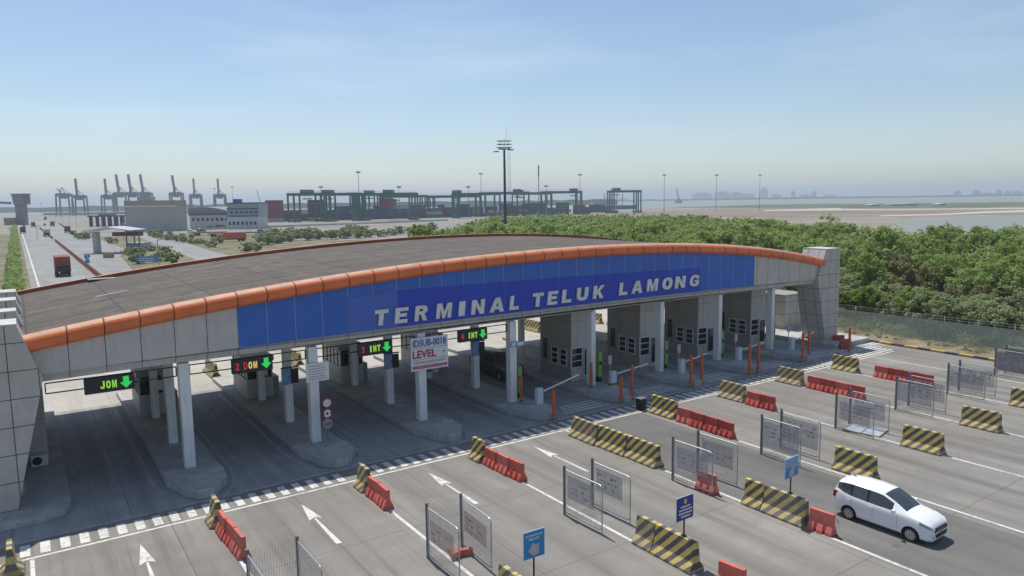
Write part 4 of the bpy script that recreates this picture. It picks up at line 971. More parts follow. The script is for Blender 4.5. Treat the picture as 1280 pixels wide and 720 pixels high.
# ================================================================== CARS
def car(loc, rz, label, paint='carwhite', L=4.07, W=1.655, H=1.6, name='parked_car'):
    t_ = empty(name, loc, label, 'car', rz=rz)
    # stations: y (front = -L/2) with half-section rows: sill, lower, belt, roof edge, roof crown
    hw = W/2
    st = [  # y, z_sill, z_belt, z_roof, w_low, w_belt, w_roof
        (-2.035, .32, .62, .66, .46, .44, .28), (-1.99, .20, .72, .77, .64, .60, .40), (-1.87, .18, .81, .88, .75, .69, .47), (-1.55, .18, .90, .98, .805, .755, .53),
        (-1.20, .18, .955, 1.045, .82, .785, .57), (-.98, .18, .975, 1.09, .825, .795, .60), (-.52, .18, .985, 1.36, .826, .805, .60), (-.10, .18, .99, 1.535, .827, .805, .60),
        (.10, .18, .99, 1.565, .827, .805, .60), (.46, .18, 1.0, 1.59, .827, .80, .61), (.54, .18, 1.0, 1.595, .827, .80, .61), (1.16, .18, 1.03, 1.59, .825, .795, .60), (1.24, .18, 1.035, 1.585, .822, .79, .60),
        (1.55, .20, 1.09, 1.555, .81, .775, .585), (1.84, .24, 1.19, 1.50, .79, .74, .56), (1.985, .30, 1.0, 1.16, .75, .70, .54), (2.035, .36, .92, .98, .68, .63, .50)]
    rows = []
    for y, zs, zb_, zr, wl, wb, wr in st:
        sec = [(0, zs), (wl*.86, zs), (wl, zs+.10), (wl+.004, zs+(zb_-zs)*.58), (wl*.5+wb*.5+.006, zs+(zb_-zs)*.84), (wb, zb_), (wb-.02+(.0), zb_+.025), (wr+.035 if zr > 1.2 else wr+.05, zr-.07 if zr > 1.2 else zr-.03), (wr-.04, zr-.015), (wr*.45, zr+.012), (0, zr+.02)]
        rows.append([(-x_, y, z_) for x_, z_ in sec] + [(x_, y, z_) for x_, z_ in sec[-2:0:-1]])
    n = len(rows[0]); b = MB(); fs, mi = [], []
    for i in range(len(rows)-1):
        for k_ in range(n):
            kk = k_ if k_ < 10 else n-1-k_
            m_ = 0
            left = 0 if k_ < 10 else 1
            if kk == 6:
                if i in (6, 7, 8): m_ = 4+left
                if i in (10,): m_ = 6+left
                if i in (12, 13): m_ = 8+left
                if i in (9, 11): m_ = 1
            if kk == 4 and i in (1, 2): m_ = 10+left
            if kk in (8, 9) and i in (5, 6): m_ = 2
            if kk in (8, 9) and i == 14: m_ = 3
            fs.append((i*n+k_, i*n+(k_+1) % n, (i+1)*n+(k_+1) % n, (i+1)*n+k_)); mi.append(m_)
    fs += [tuple(range(n)), tuple((len(rows)-1)*n+k_ for k_ in range(n))[::-1]]; mi += [0, 0]
    b.v = [p for r_ in rows for p in r_]; b.f = fs; b.mi = mi
    tmp = b.build('tmp', [M[paint], M['carblack']]+[M['carpane']]*8+[M['lamp_glass']]*2)
    cut = MB()
    for y in (-1.262, 1.263):
        for s in (-1, 1): cut.tube([(s*.45, y, .29), (s*1.2, y, .29)], .345, 28)
    co = cut.build('tmpcut', M['carblack'])
    bo = tmp.modifiers.new('b', 'BOOLEAN'); bo.object = co; bo.operation = 'DIFFERENCE'; bo.solver = 'EXACT'
    dg = bpy.context.evaluated_depsgraph_get(); me = bpy.data.meshes.new_from_object(tmp.evaluated_get(dg))
    bpy.data.objects.remove(tmp); bpy.data.objects.remove(co)
    def split(idx, nm, mts, thick=None):
        bm = bmesh.new(); bm.from_mesh(me)
        bmesh.ops.delete(bm, geom=[f_ for f_ in bm.faces if f_.material_index not in idx], context='FACES')
        m2 = bpy.data.meshes.new(nm); bm.to_mesh(m2); bm.free(); mi_ = [p.material_index for p in m2.polygons]; m2.materials.clear()
        for q in mts: m2.materials.append(q)
        for p, q_ in zip(m2.polygons, mi_): p.use_smooth = True; p.material_index = 1 if (0 in idx and q_ == 1) else 0
        o = bpy.data.objects.new(nm, m2); C.objects.link(o); o.parent = t_
        es = o.modifiers.new('es', 'EDGE_SPLIT'); es.split_angle = R(32); return o
    body = split([0, 1], 'body', [M[paint], M['carblack']])
    for q in range(4, 10): split([q], 'side_window', [M['carpane']])
    split([10], 'headlight', [M['lamp_glass']]); split([11], 'headlight', [M['lamp_glass']])
    split([2], 'windscreen', [M['carpane']]); split([3], 'rear_window', [M['carpane']])
    # dark arch liners
    b = MB()
    for y in (-1.262, 1.263): b.box(-.62, .62, y-.34, y+.34, .2, .62)
    b.build('underbody', M['carblack'], t_)
    for y in (-1.262, 1.263):
        for s in (-1, 1):
            b = MB(); xo = s*.80
            b.tube([(xo-s*.18, y, .285), (xo-s*.02, y, .285), (xo, y, .285)], .29, 28); wh = b.build('wheel', M['tyre'], t_)
            q = MB(); q.tube([(xo-s*.03, y, .285), (xo+s*.004, y, .285)], .195, 24); q.build('rim_back', M['galv_dark'], wh)
            q = MB()
            for a in range(8):
                an = a*math.pi/4+.2; q.bar((xo+s*.01, y, .285), (xo+s*.01, y+.185*math.cos(an), .285+.185*math.sin(an)), .022, .055)
            q.tube([(xo, y, .285), (xo+s*.02, y, .285)], .05, 12)
            for a in range(24):
                a0, a1 = a*math.pi/12, (a+1)*math.pi/12
                q.bar((xo+s*.008, y+.188*math.cos(a0), .285+.188*math.sin(a0)), (xo+s*.008, y+.188*math.cos(a1), .285+.188*math.sin(a1)), .02, .02)
            q.build('rim', M['rim'], wh)
    for s in (-1, 1):
        b = MB(); b.tube([(s*.82, -.62, 1.02), (s*.93, -.62, 1.06)], .035, 8); b.box(min(s*.86, s*1.02), max(s*.86, s*1.02), -.70, -.58, .98, 1.13); b.build('mirror', M[paint], t_, bevel=.03)
        b = MB(); b.prism([(1.84, .82), (2.0, .82), (1.97, 1.08), (1.80, 1.10)], 'X', s*.70, s*.775); b.build('tail_light', M['tail'], t_)
        b = MB(); b.prism([(-2.02, .36), (-1.90, .36), (-1.86, .47), (-1.99, .47)], 'X', s*.50, s*.60); b.build('fog_lamp', M['carblack'], t_)
        for y in (-.05, .95):
            b = MB(); b.box(min(s*.825, s*.845), max(s*.825, s*.845), y+.28, y+.46, .86, .89); b.build('door_handle', M[paint], t_)
        b = MB()
        for y in (-.74, .25, 1.16): b.box(min(s*.8285, s*.8315), max(s*.8285, s*.8315), y, y+.008, .34, .92)
        b.build('door_gap', M['galv_dark'], t_)
    b = MB(); b.prism([(-.52, .56), (.52, .56), (.42, .72), (-.42, .72)], 'Y', -2.05, -1.99); b.prism([(-.40, .33), (.40, .33), (.46, .47), (-.46, .47)], 'Y', -2.06, -1.98); gr = b.build('grille', M['carblack'], t_)
    b = MB(); b.box(-.35, .35, -2.06, -2.052, .64, .655); b.build('chrome_bar', M['rim'], gr)
    b = MB(); b.box(-.22, .22, -2.075, -2.06, .40, .49); b.build('number_plate', M['black'], t_)
    b = MB(); b.bar((.18, 1.5, 1.57), (.20, 1.66, 1.62), .03); b.build('antenna', M['carblack'], t_)
    b = MB(); b.bar((-.45, -.82, 1.12), (-.02, -.80, 1.17), .02); b.bar((.05, -.83, 1.12), (.48, -.80, 1.16), .02); b.build('wiper', M['carblack'], t_)
    return t_
wc = car((27.66, 14.33, 0), R(1.5), 'white people carrier with dark windows driving across the plaza', name='white_car'); wc.scale = (.96, .96, .96)
t_ = car((29.0, 44.8, .02), 0, 'dark vehicle waiting in the lane left of the first tall booth', 'cardark', name='dark_car'); t_.scale = (1.08, 1.3, 1.12)

# small trolley and cabinet in the fourth lane
t_ = empty('equipment_cabinet', (23.2+.4, 46.2, .28), 'grey equipment cabinet on the fourth island behind the level board', 'cabinet')
b = MB(); b.box(-.5, .5, -.4, .4, 0, 1.3); b.build('body', M['boom_box'], t_, bevel=.03)
b = MB(); b.box(-.42, .42, -.43, -.4, .5, 1.15); b.build('door', M['galv_dark'], t_)

# ================================================================== FENCE AT THE RIGHT
FX = lambda y: 66.2 - .012*(y-30)
t_ = empty('boundary_fence', (66.2, 30, 0), 'boundary fence with angled post tops and green netting along the verge', 'fence')
o0 = Vector(t_.location); y = 6.0
while y < 60:
    b = MB(); x = FX(y)-66.2
    b.tube([(x, y-30, 0), (x, y-30, 2.05)], .04, 8); b.tube([(x, y-30, 2.05), (x+.25, y-30+.1, 2.45)], .03, 6); b.build('fence_post', M['galv'], t_); y += 2.7
b = MB(); b.tube([(FX(6)-66.2, -24, 2.0), (FX(60)-66.2, 30, 2.0)], .02, 6); b.tube([(FX(6)-66.2+.12, -24, 2.2), (FX(60)-66.2+.12, 30, 2.2)], .005, 4); b.tube([(FX(6)-66.2+.22, -24, 2.4), (FX(60)-66.2+.22, 30, 2.4)], .008, 4); b.build('top_wire', M['galv_dark'], t_)
b = MB(); b.quad((FX(6)-66.2, -24, .1), (FX(60)-66.2, 30, .1), (FX(60)-66.2, 30, 1.98), (FX(6)-66.2, -24, 1.98)); b.build('netting', M['netting'], t_)
b = MB(); b.quad((0, 0, 0), (0, 0, .1), (0, 1, .1))

# ================================================================== VEGETATION
def leaves(rng, centres, radii, per, size):
    n = len(centres)*per
    c = np.repeat(np.array(centres), per, 0); r = np.repeat(np.array(radii), per)[:, None]
    d = rng.normal(size=(n, 3)); d /= np.linalg.norm(d, axis=1)[:, None]; d[:, 2] *= .8
    p = c + d*r*rng.uniform(.55, 1.05, (n, 1))
    nn = d + rng.normal(size=(n, 3))*.5 + np.array([0, -.1, .85]); nn /= np.linalg.norm(nn, axis=1)[:, None]
    a = np.cross(nn, rng.normal(size=(n, 3))); a /= np.linalg.norm(a, axis=1)[:, None]; bb = np.cross(nn, a)
    s = size*rng.uniform(.6, 1.3, (n, 1))
    q = np.stack([p-a*s-bb*s*.6, p+a*s-bb*s*.6, p+a*s*.7+bb*s*.6, p-a*s*.7+bb*s*.6], 1)
    return q.reshape(-1, 3)
def fast_mesh(name, v, m):
    n = len(v)//4; me = bpy.data.meshes.new(name); me.vertices.add(len(v)); me.vertices.foreach_set('co', np.asarray(v, dtype=np.float32).ravel())
    me.loops.add(n*4); me.loops.foreach_set('vertex_index', np.arange(n*4, dtype=np.int32))
    me.polygons.add(n); me.polygons.foreach_set('loop_start', np.arange(0, n*4, 4, dtype=np.int32))
    try: me.polygons.foreach_set('loop_total', np.full(n, 4, dtype=np.int32))
    except Exception: pass
    me.materials.append(m); me.update(); me.validate(); return me
def tree_shape(seed, h, r, nc, per, size, low=.25):
    rng = np.random.default_rng(seed); cs, rs = [], []
    lobes = [(rng.uniform(-.35, .35)*r, rng.uniform(-.35, .35)*r, rng.uniform(.45, .72)*h, rng.uniform(.5, .85)*r) for _ in range(5)]
    for _ in range(nc):
        lx, ly, lz, lr = lobes[rng.integers(len(lobes))]
        d = rng.normal(size=3); d /= np.linalg.norm(d); k_ = rng.uniform(.5, 1)**.5
        x, y_, z = lx+d[0]*lr*k_, ly+d[1]*lr*k_, lz+d[2]*lr*.75*k_
        z = min(max(z, low*h*rng.uniform(.7, 1.3)), h*.97); cs.append((x, y_, z)); rs.append(rng.uniform(.10, .22)*r)
    return rng, cs, rs, leaves(rng, cs, rs, per, size)
def make_tree(seed, h, r, leaf, name, label, group, nc=70, per=55, size=.17, low=.22, trunk=True):
    rng, cs, rs, v = tree_shape(seed, h, r, nc, per, size, low)
    t_ = empty(name, (0, 0, 0), label, 'tree' if h > 3 else 'bush', group)
    o = bpy.data.objects.new('crown', fast_mesh('crown', v, M[leaf])); C.objects.link(o); o.parent = t_
    b = MB(); b.tube([(0, 0, 0), (.1, .05, h*.25), (.05, -.1, h*.5)], .035*h*.6, 8, r2=.02*h*.5)
    for k_ in range(0, min(len(cs), 7)):
        c = cs[k_*len(cs)//7]; b.tube([(.06, 0, h*(.15+.04*k_)), (c[0]*.5, c[1]*.5, c[2]*.75), c], .012*h*.6, 5, r2=.01)
    b.build('trunk', M['trunk'], t_); return t_
# crown prototypes; the first placement uses the prototype itself
PROT = {}
def plant(kind, loc, s, label, group):
    seedl = PROT_SPEC[kind]; var = random.randrange(seedl['n'])
    key = (kind, var)
    if key not in PROT:
        t_ = make_tree(100*list(PROT_SPEC).index(kind)+var+5, seedl['h'], seedl['r'], seedl['leaf'], seedl['name'], label, group, seedl['nc'], seedl['per'], seedl['size'], seedl['low'])
        PROT[key] = t_; t_.location = loc; t_.rotation_euler = (0, 0, random.uniform(0, 6.28)); t_.scale = (s, s, s*random.uniform(.9, 1.12)); return t_
    k_ = random.uniform(.9, 1.12)
    return dup(PROT[key], loc, random.uniform(0, 6.28), label, group, (s, s, s*k_))
PROT_SPEC = {
    'mangrove': dict(n=6, h=6.6, r=2.9, leaf='leafA', name='mangrove_tree', nc=130, per=42, size=.115, low=.12),
    'olive': dict(n=3, h=5.0, r=2.8, leaf='leafB', name='mangrove_tree', nc=130, per=60, size=.10, low=.08),
    'bright': dict(n=2, h=6.0, r=2.4, leaf='leafC', name='mangrove_tree', nc=130, per=60, size=.10, low=.08),
    'dry': dict(n=2, h=4.6, r=2.2, leaf='leafD', name='mangrove_tree', nc=60, per=40, size=.09, low=.15),
    'bush': dict(n=3, h=2.2, r=1.5, leaf='leafB', name='green_bush', nc=50, per=45, size=.10, low=.05),
    'small_tree': dict(n=3, h=4.2, r=2.2, leaf='leafA', name='small_tree', nc=60, per=45, size=.16, low=.3),
}
def inside(x, y, poly):
    c = False; n = len(poly)
    for i in range(n):
        x0, y0 = poly[i]; x1, y1 = poly[(i+1) % n]
        if (y0 > y) != (y1 > y) and x < (x1-x0)*(y-y0)/(y1-y0)+x0: c = not c
    return c
FOREST = [(70.5, 8), (70, 42), (66, 60), (58, 66), (60, 110), (68, 134), (90, 165), (125, 205), (183, 285), (222, 240), (212, 180), (188, 130), (138, 78), (158, 71), (200, 66), (205, 8)]
rf = random.Random(11); pts = []
y = 8.0
while y < 285:
    x = 56.0
    stp = 5.0
    while x < 225:
        px_, py_ = x+rf.uniform(-2.1, 2.1), y+rf.uniform(-2.1, 2.1)
        if inside(px_, py_, FOREST): pts.append((px_, py_))
        x += stp
    y += stp
def vis(p):
    q = Vector((p[0], p[1], 5-CAM_H)); w_ = q.dot(fw); return w_ > 0 and abs(q.dot(rt)/w_*FPX) < 680
pts = [p for p in pts if vis(p)]
pts += [(70.2+rf.uniform(-.8, .9), 14+i_*2.3) for i_ in range(20)]
pts.sort(key=lambda p: math.hypot(*p))
near, far = pts[:300], pts[300:]
LBL = {'mangrove': ['deep green mangrove tree in the dense forest beyond the boundary fence'],
       'olive': ['grey green bushy mangrove in the front rows just behind the fence'],
       'bright': ['bright yellow green mangrove tree standing out in the forest'],
       'dry': ['brown half dry mangrove shrub among the green trees']}
for p in near:
    d = p[0]-70
    u = rf.random()
    if p[1] < 62 and d < 9: kind = 'olive' if u < .85 else 'bright'; s = rf.uniform(.6, .95)
    elif p[1] < 62 and d < 16: kind = 'olive' if u < .5 else ('dry' if u < .62 else 'mangrove'); s = rf.uniform(.8, 1.05)
    else: kind = 'mangrove' if u < .68 else ('bright' if u < .85 else ('dry' if u < .89 else 'olive')); s = rf.uniform(.68, 1.42)
    plant(kind, (p[0], p[1], 0), s, LBL[kind][0], {'mangrove': 'green mangroves of the forest', 'olive': 'grey green mangroves by the fence', 'bright': 'yellow green mangroves', 'dry': 'half dry mangroves'}[kind])
# the rest of the forest reads as one mass
vv = [[], []]
shapes = [tree_shape(900+i, 6.6, 3.0, 60, 14, .25, .3)[3] for i in range(6)]
for j, p in enumerate(far):
    s = rf.uniform(.85, 1.2); an = rf.uniform(0, 6.28); a = shapes[j % 6]*s
    ca, sa = math.cos(an), math.sin(an)
    q = np.stack([a[:, 0]*ca-a[:, 1]*sa+p[0], a[:, 0]*sa+a[:, 1]*ca+p[1], a[:, 2]], 1); vv[0 if rf.random() < .8 else 1].append(q)
for k_ in (0, 1):
    if vv[k_]:
        o = bpy.data.objects.new('distant_forest', fast_mesh('distant_forest', np.concatenate(vv[k_]), M[['leafA', 'leafC'][k_]])); C.objects.link(o)
        tag(o, 'far part of the mangrove forest reading as one green mass', 'forest', kind='stuff')
# low plants on the verge
vv = []
for j in range(70):
    x, y = rf.uniform(64.3, 65.9), rf.uniform(14, 58)
    rng = np.random.default_rng(j); k_ = rf.uniform(.12, .45)
    vv.append(leaves(rng, [(x, y, k_*.6), (x+.3*k_, y+.4*k_, k_*.4)], [k_, k_*.7], 26, .055))
for j in range(520):
    x, y = rf.uniform(66.7, 72), rf.uniform(10, 62); rng = np.random.default_rng(500+j); k_ = rf.uniform(.3, 1.0)
    vv.append(leaves(rng, [(x, y, k_*.6)], [k_], 34, .085))
o = bpy.data.objects.new('verge_weeds', fast_mesh('verge_weeds', np.concatenate(vv), M['leafB'])); C.objects.link(o); tag(o, 'low weeds and grass tufts along the fence foot', 'weeds', kind='stuff')

# bushes behind the roof and along the highway
bl = [(335, 303), (350, 304), (362, 302), (385, 300), (400, 299), (415, 299), (430, 298), (447, 298), (462, 297), (480, 296), (500, 293), (512, 292), (345, 296), (372, 298), (395, 294), (440, 294), (525, 290), (540, 289), (340, 300), (356, 300), (378, 297), (392, 298), (408, 297), (422, 296), (436, 297), (452, 295), (470, 294), (488, 294), (366, 296), (384, 294), (330, 306), (326, 301)]
for j, p in enumerate(bl):
    q = at(*p); plant('bush', (q.x, q.y, -.9), rf.uniform(1.5, 2.3), 'grey green bush in the loose row seen over the far roof edge', 'bushes behind the canopy roof')
bl = [(97, 297), (103, 299), (108, 300), (92, 294), (135, 302), (143, 304), (160, 318), (168, 325), (175, 320), (190, 314), (180, 311), (207, 319), (203, 327), (212, 325), (218, 330), (165, 312), (172, 330),
      (188, 295), (194, 297), (201, 298), (208, 300), (214, 300), (222, 302), (230, 303), (238, 304), (246, 305), (254, 304), (267, 309), (270, 304), (200, 294), (212, 296), (228, 297), (240, 298), (262, 285), (280, 286), (272, 285), (315, 312), (322, 314), (308, 316)]
for j, p in enumerate(bl):
    q = at(*p); plant('bush', (q.x, q.y, -.6), rf.uniform(1.0, 1.6), 'green bush in the planted strips beside the highway', 'bushes beside the highway')
hd = MB(); vv = []
rng = np.random.default_rng(44); cs = []; rs = []
for j in range(900):
    y = 90+ (j/900)**1.5*520; cs.append((rng.uniform(-2.1, .1), y, rng.uniform(.2, 1.5))); rs.append(rng.uniform(.4, .8))
t_ = empty('roadside_hedge', (-.5, 90, 0), 'long green hedge along the left edge of the highway', 'hedge')
o = bpy.data.objects.new('foliage', fast_mesh('foliage', leaves(rng, cs, rs, 45, .14), M['leafA'])); C.objects.link(o); o.parent = t_; o.location = (.5, -90, 0)
b = MB()
for j in range(60): b.tube([(rf.uniform(-1, .2)+.5, j*7., 0), (rf.uniform(-1, .2)+.5, j*7.+.3, 1.1)], .05, 5)
b.build('stems', M['trunk'], t_)

# ================================================================== HIGHWAY FURNITURE
bm_ = MB(); bm_.prism([(-.3, 0), (.3, 0), (.15, .9), (-.15, .9)], 'X', -1.2, 1.2); bm_.v = [(p[1], p[0], p[2]) for p in bm_.v]
rb = tag(bm_.build('median_block', M['rust_box']), 'brown red median block in the line dividing the highway', 'road block', 'median blocks of the highway')
first = True
for j in range(74):
    y = 100+j*3.3+(j*j)*.035
    if 330 < y < 352: continue
    x = 11.9+(y-156)*.0002
    if first: rb.location = (x, y, 0); first = False
    else: o = dup(rb, (x, y, 0))
for j in range(34):
    y = 360+j*9
    dup(rb, (21.5+(y-360)*.02, y, 0), 0, 'brown red block along the far right edge of the highway', 'far blocks right of the highway')
def truck(loc, rz, label, m_='rust', L=9, H=3.6, name='cargo_truck'):
    t_ = empty(name, loc, label, 'truck', rz=rz)
    b = MB(); b.box(-1.22, 1.22, 0, L-2.6, .95, H); cg = b.build('cargo_box', M[m_], t_, bevel=.04)
    b = MB(); b.box(-1.1, 1.1, -.03, 0, 1.0, H*.55); b.build('tailgate', M['black'], cg)
    b = MB(); b.box(-1.15, 1.15, L-2.4, L, .6, 2.6); cb_ = b.build('cab', M[m_], t_, bevel=.1)
    b = MB(); b.box(-1.05, 1.05, L-.01, L+.01, 1.5, 2.3); b.box(-1.16, 1.16, L-1.6, L-.4, 1.5, 2.3); b.build('window', M['glass'], cb_)
    b = MB(); b.box(-.5, .5, .1, L-.3, .55, .95); b.build('chassis', M['black'], t_)
    for y in (1.0, 2.2, L-1.2):
        for s in (-1, 1):
            b = MB(); b.tube([(s*.75, y, .5), (s*1.15, y, .5)], .5, 16); b.build('wheel', M['tyre'], t_)
    return t_
q = at(80, 345.5); truck((q.x, q.y-.4, 0), 0, 'brown red cargo truck seen from behind on the near highway lanes', H=3.7)
cv = [((59, 296), 'rust', 'white topped truck in the right highway lanes beyond the cargo truck', 'cont5'), ((42, 284), '', 'dark red truck near the conveyor tower on the left lanes', 'rust'), ((29, 292), '', 'blue white truck at the left road edge near the hedge top', 'cont3'),
      ((57, 275), '', 'dark green truck far along the highway', 'cont6'), ((85, 291), '', 'dark red truck beside the right edge blocks', 'cont7'), ((66, 283), '', 'dark truck behind the right edge blocks', 'cont8')]
for p, _, lb, m_ in cv:
    q = at(*p); truck((q.x, q.y, 0), 0, lb, m_, L=8, H=3.3)
for p, lb in (((56, 282), 'small dark car farthest along the highway'), ((30, 284.5), 'small dark red car at the left of the highway'), ((13, 287), 'small white car parked beyond the hedge'), ((284, 299), 'black car parked by the yard fence')):
    q = at(*p); t_ = car((q.x, q.y, 0), R(180), lb, 'cardark' if 'white' not in lb else 'carwhite')
# round and rectangular blue road signs
q = at(110, 336)
t_ = empty('keep_left_sign', (q.x, q.y, 0), 'round blue traffic sign above a blue plate at the median', 'traffic sign')
b = MB(); b.cyl(0, 0, 0, 2.8, .06, 8); b.build('post', M['galv'], t_)
b = MB(); b.tube([(0, -.08, 2.6), (0, -.04, 2.6)], .55, 24); d = b.build('sign_disc', M['sky_sign'], t_)
b = MB(); b.prism([(-.2, 2.85), (.12, 2.85), (.2, 2.45), (.28, 2.55), (.28, 2.3), (.05, 2.3), (.12, 2.4), (0, 2.7), (-.2, 2.7)], 'Y', -.1, -.085); b.build('arrow_mark', M['white'], d)
b = MB(); b.box(-.4, .4, -.08, -.04, 1.2, 2.0); b.build('plate', M['sky_sign'], t_)
q = at(185, 339)
t_ = empty('direction_sign', (q.x, q.y, 0), 'wide blue direction sign on two posts in the bushes', 'road sign')
b = MB(); b.cyl(-1.2, 0, 0, 3.0, .06, 8); b.cyl(1.2, 0, 0, 3.0, .06, 8); b.build('post', M['galv'], t_)
b = MB(); b.prism([(-1.9, 1.9), (1.7, 1.9), (2.05, 2.4), (1.7, 2.95), (-1.9, 2.95)], 'Y', -.1, -.05); f = b.build('sign_face', M['sky_sign'], t_)
b = MB(); rr = random.Random(8)
for z in (2.2, 2.6):
    xx = -1.5
    while xx < 1.3: wl = rr.uniform(.15, .35); b.box(xx, xx+wl, -.12, -.105, z-.09, z+.09); xx += wl+.1
b.build('white_lines', M['white'], f)
# small service canopy
q, s = facing(122, 316)
t_ = empty('weigh_canopy', (q.x, q.y, 0), 'small canopy with a white tilted roof wing on a thick pillar', 'canopy')
t_.rotation_euler = (0, 0, -_y)
b = MB(); b.box(-2.6*s, 2.6*s, -1, 1, 0, 26*s); b.build('pillar', M['galv'], t_)
b = MB(); b.prism([(-8*s, 26*s), (22*s, 31.5*s), (22*s, 32.4*s), (-8*s, 28.4*s)], 'Y', -4, 5); b.build('roof_wing', M['white'], t_)
b = MB(); b.prism([(22.4*s, 31.5*s), (52*s, 27*s), (52*s, 28.2*s), (22.4*s, 32.6*s)], 'Y', -4, 5); b.build('side_wing', M['galv'], t_)
b = MB(); b.box(15*s, 50*s, 2, 4, 20*s, 25*s); b.build('girder', M['rust'], t_)
b = MB()
for xx in (34, 44, 50): b.box(xx*s, (xx+1.2)*s, 1, 1.4, 0, 27*s)
b.build('support', M['galv_dark'], t_)
b = MB(); b.box(30*s, 48*s, 3, 9, 0, 11*s); b.build('kiosk', M['office_grey'], t_)
q = at(136, 322)
tag(MB().box(-1.2, 1.2, -.5, .5, 0, 1.2).build('hazard_block', M['jersey'], loc=(q.x, q.y, 0), rz=-_y, bevel=.05), 'orange striped block before the small white canopy', 'road block')

# ================================================================== BUILDINGS BEHIND
q, s = facing(190, 289)
t_ = empty('warehouse', (q.x, q.y, 0), 'tall windowless tan warehouse with a brown parapet', 'building', rz=-_y+R(4))
W_ = 31*s; b = MB(); b.box(-W_, W_, 0, 14, 9.5*s, 31*s); b.build('upper_wall', M['tan_wall'], t_)
b = MB(); b.box(-W_-.05, W_+.05, -.05, 14.05, 0, 9.5*s); b.build('lower_wall', M['tan_wall_low'], t_)
b = MB(); b.box(-W_-.1, W_+.1, -.15, 14.1, 31*s, 38*s); b.build('parapet', M['tan_top'], t_)
b = MB(); b.box(-W_-.1, W_+.1, -.4, -.16, 30.4*s, 31.6*s); b.build('ledge', M['white'], t_)
b = MB(); b.box(4*s, 12*s, -.12, -.06, 0, 3.6*s); b.build('door', M['galv_dark'], t_)
b = MB(); b.box(-18*s, -4*s, 5, 11, 38*s, 43*s); b.build('rooftop_room', M['office_grey'], t_)
q, s = facing(305, 286)
t_ = empty('office_building', (q.x, q.y, 0), 'grey office block with blue bands and a flat blue roof', 'building', rz=-_y+R(3))
b = MB(); b.box(-19*s, 19*s, 0, 18, 15*s, 31*s); b.build('upper_wall', M['office_grey'], t_)
b = MB(); b.box(-20*s, 18*s, -.6, 18.1, 0, 14.8*s); lw = b.build('lower_wall', M['office_white'], t_)
b = MB(); b.box(-20*s, 20*s, -.8, 18.6, 31*s, 32.6*s); b.build('roof', M['blue_trim'], t_)
b = MB(); b.box(-13*s, -6*s, 2, 8, 32.6*s, 37*s); b.build('rooftop_room', M['blue_trim'], t_)
for z0, z1 in ((15*s, 16.6*s), (24*s, 25.6*s)):
    b = MB(); b.box(-19.3*s, 19.3*s, -.75, -.05, z0, z1); b.build('blue_band', M['blue_trim'], t_)
for k_ in range(6):
    b = MB(); b.box((-16+6*k_)*s, (-12+6*k_)*s, -.12, -.01, 19*s, 22*s); b.build('window', M['glass'], t_)
for k_ in range(7):
    b = MB(); b.box((-18+5.2*k_)*s, (-15+5.2*k_)*s, -.7, -.61, 5*s, 9*s); b.build('window', M['glass'], t_)
q, s = facing(258, 286)
t_ = empty('curved_roof_hall', (q.x+6, q.y+12, 0), 'low white hall with a curved grey roof and blue eaves', 'building', rz=-_y+R(3))
b = MB(); b.box(-29*s, 29*s, 0, 24, 0, 17*s); b.build('wall', M['office_white'], t_)
b = MB(); b.box(-29.5*s, 29.5*s, -.6, 0, 16.4*s, 18.4*s); b.build('eaves', M['blue_trim'], t_)
b = MB(); pr = [(-30*s, 18.4*s)] + [((-30+60*k_/16)*s, (18.4+8.5*math.sin(math.pi*(.28+.72*k_/16)))*s) for k_ in range(17)] + [(30*s, 18.4*s)]
b.prism(pr, 'Y', 0, 40); b.build('roof', M['roof_grey'], t_)
for k_ in range(9):
    b = MB(); b.box((-26+6*k_)*s, (-22.5+6*k_)*s, -.1, 0, 9*s, 13*s); b.build('window', M['glass'], t_)
# conveyor transfer tower
q, s = facing(28, 281)
t_ = empty('conveyor_tower', (q.x, q.y, 0), 'grey conveyor transfer tower with a wider brown edged top', 'tower', rz=-_y+R(14))
b = MB(); b.box(-6.5*s, 3*s, 0, 7, 0, 28*s); b.build('shaft', M['tower'], t_)
b = MB(); b.prism([(-7*s, 25*s), (4.5*s, 25*s), (6.5*s, 37*s), (-8.5*s, 37*s)], 'Y', -1, 8); hd_ = b.build('head', M['tower'], t_)
b = MB(); b.prism([(4.55*s, 25*s), (7*s, 25*s), (7*s, 37*s), (6.55*s, 37*s)], 'Y', -.9, 7.5); b.build('brown_side', M['tower_red'], hd_)
b = MB(); b.box(-9*s, 7.3*s, -1.5, 8.5, 37*s, 38.6*s); b.build('roof', M['tower'], t_)
b = MB()
for k_ in range(7): b.bar((3.5*s, 0, k_*4*s), (6*s, 0, (k_+1)*4*s), .3); b.bar((6*s, 0, k_*4*s), (6*s, 0, (k_+1)*4*s), .3)
b.build('stair_frame', M['galv_dark'], t_)
b = MB(); b.bar((-12*s, 2, 27*s), (-120*s, 2, 36*s), 3, 1.6); b.build('conveyor_bridge', M['tower'], t_)
b = MB(); b.box(-18*s, -6*s, -3, 3, 0, 9*s); b.build('annex', M['tower'], t_)

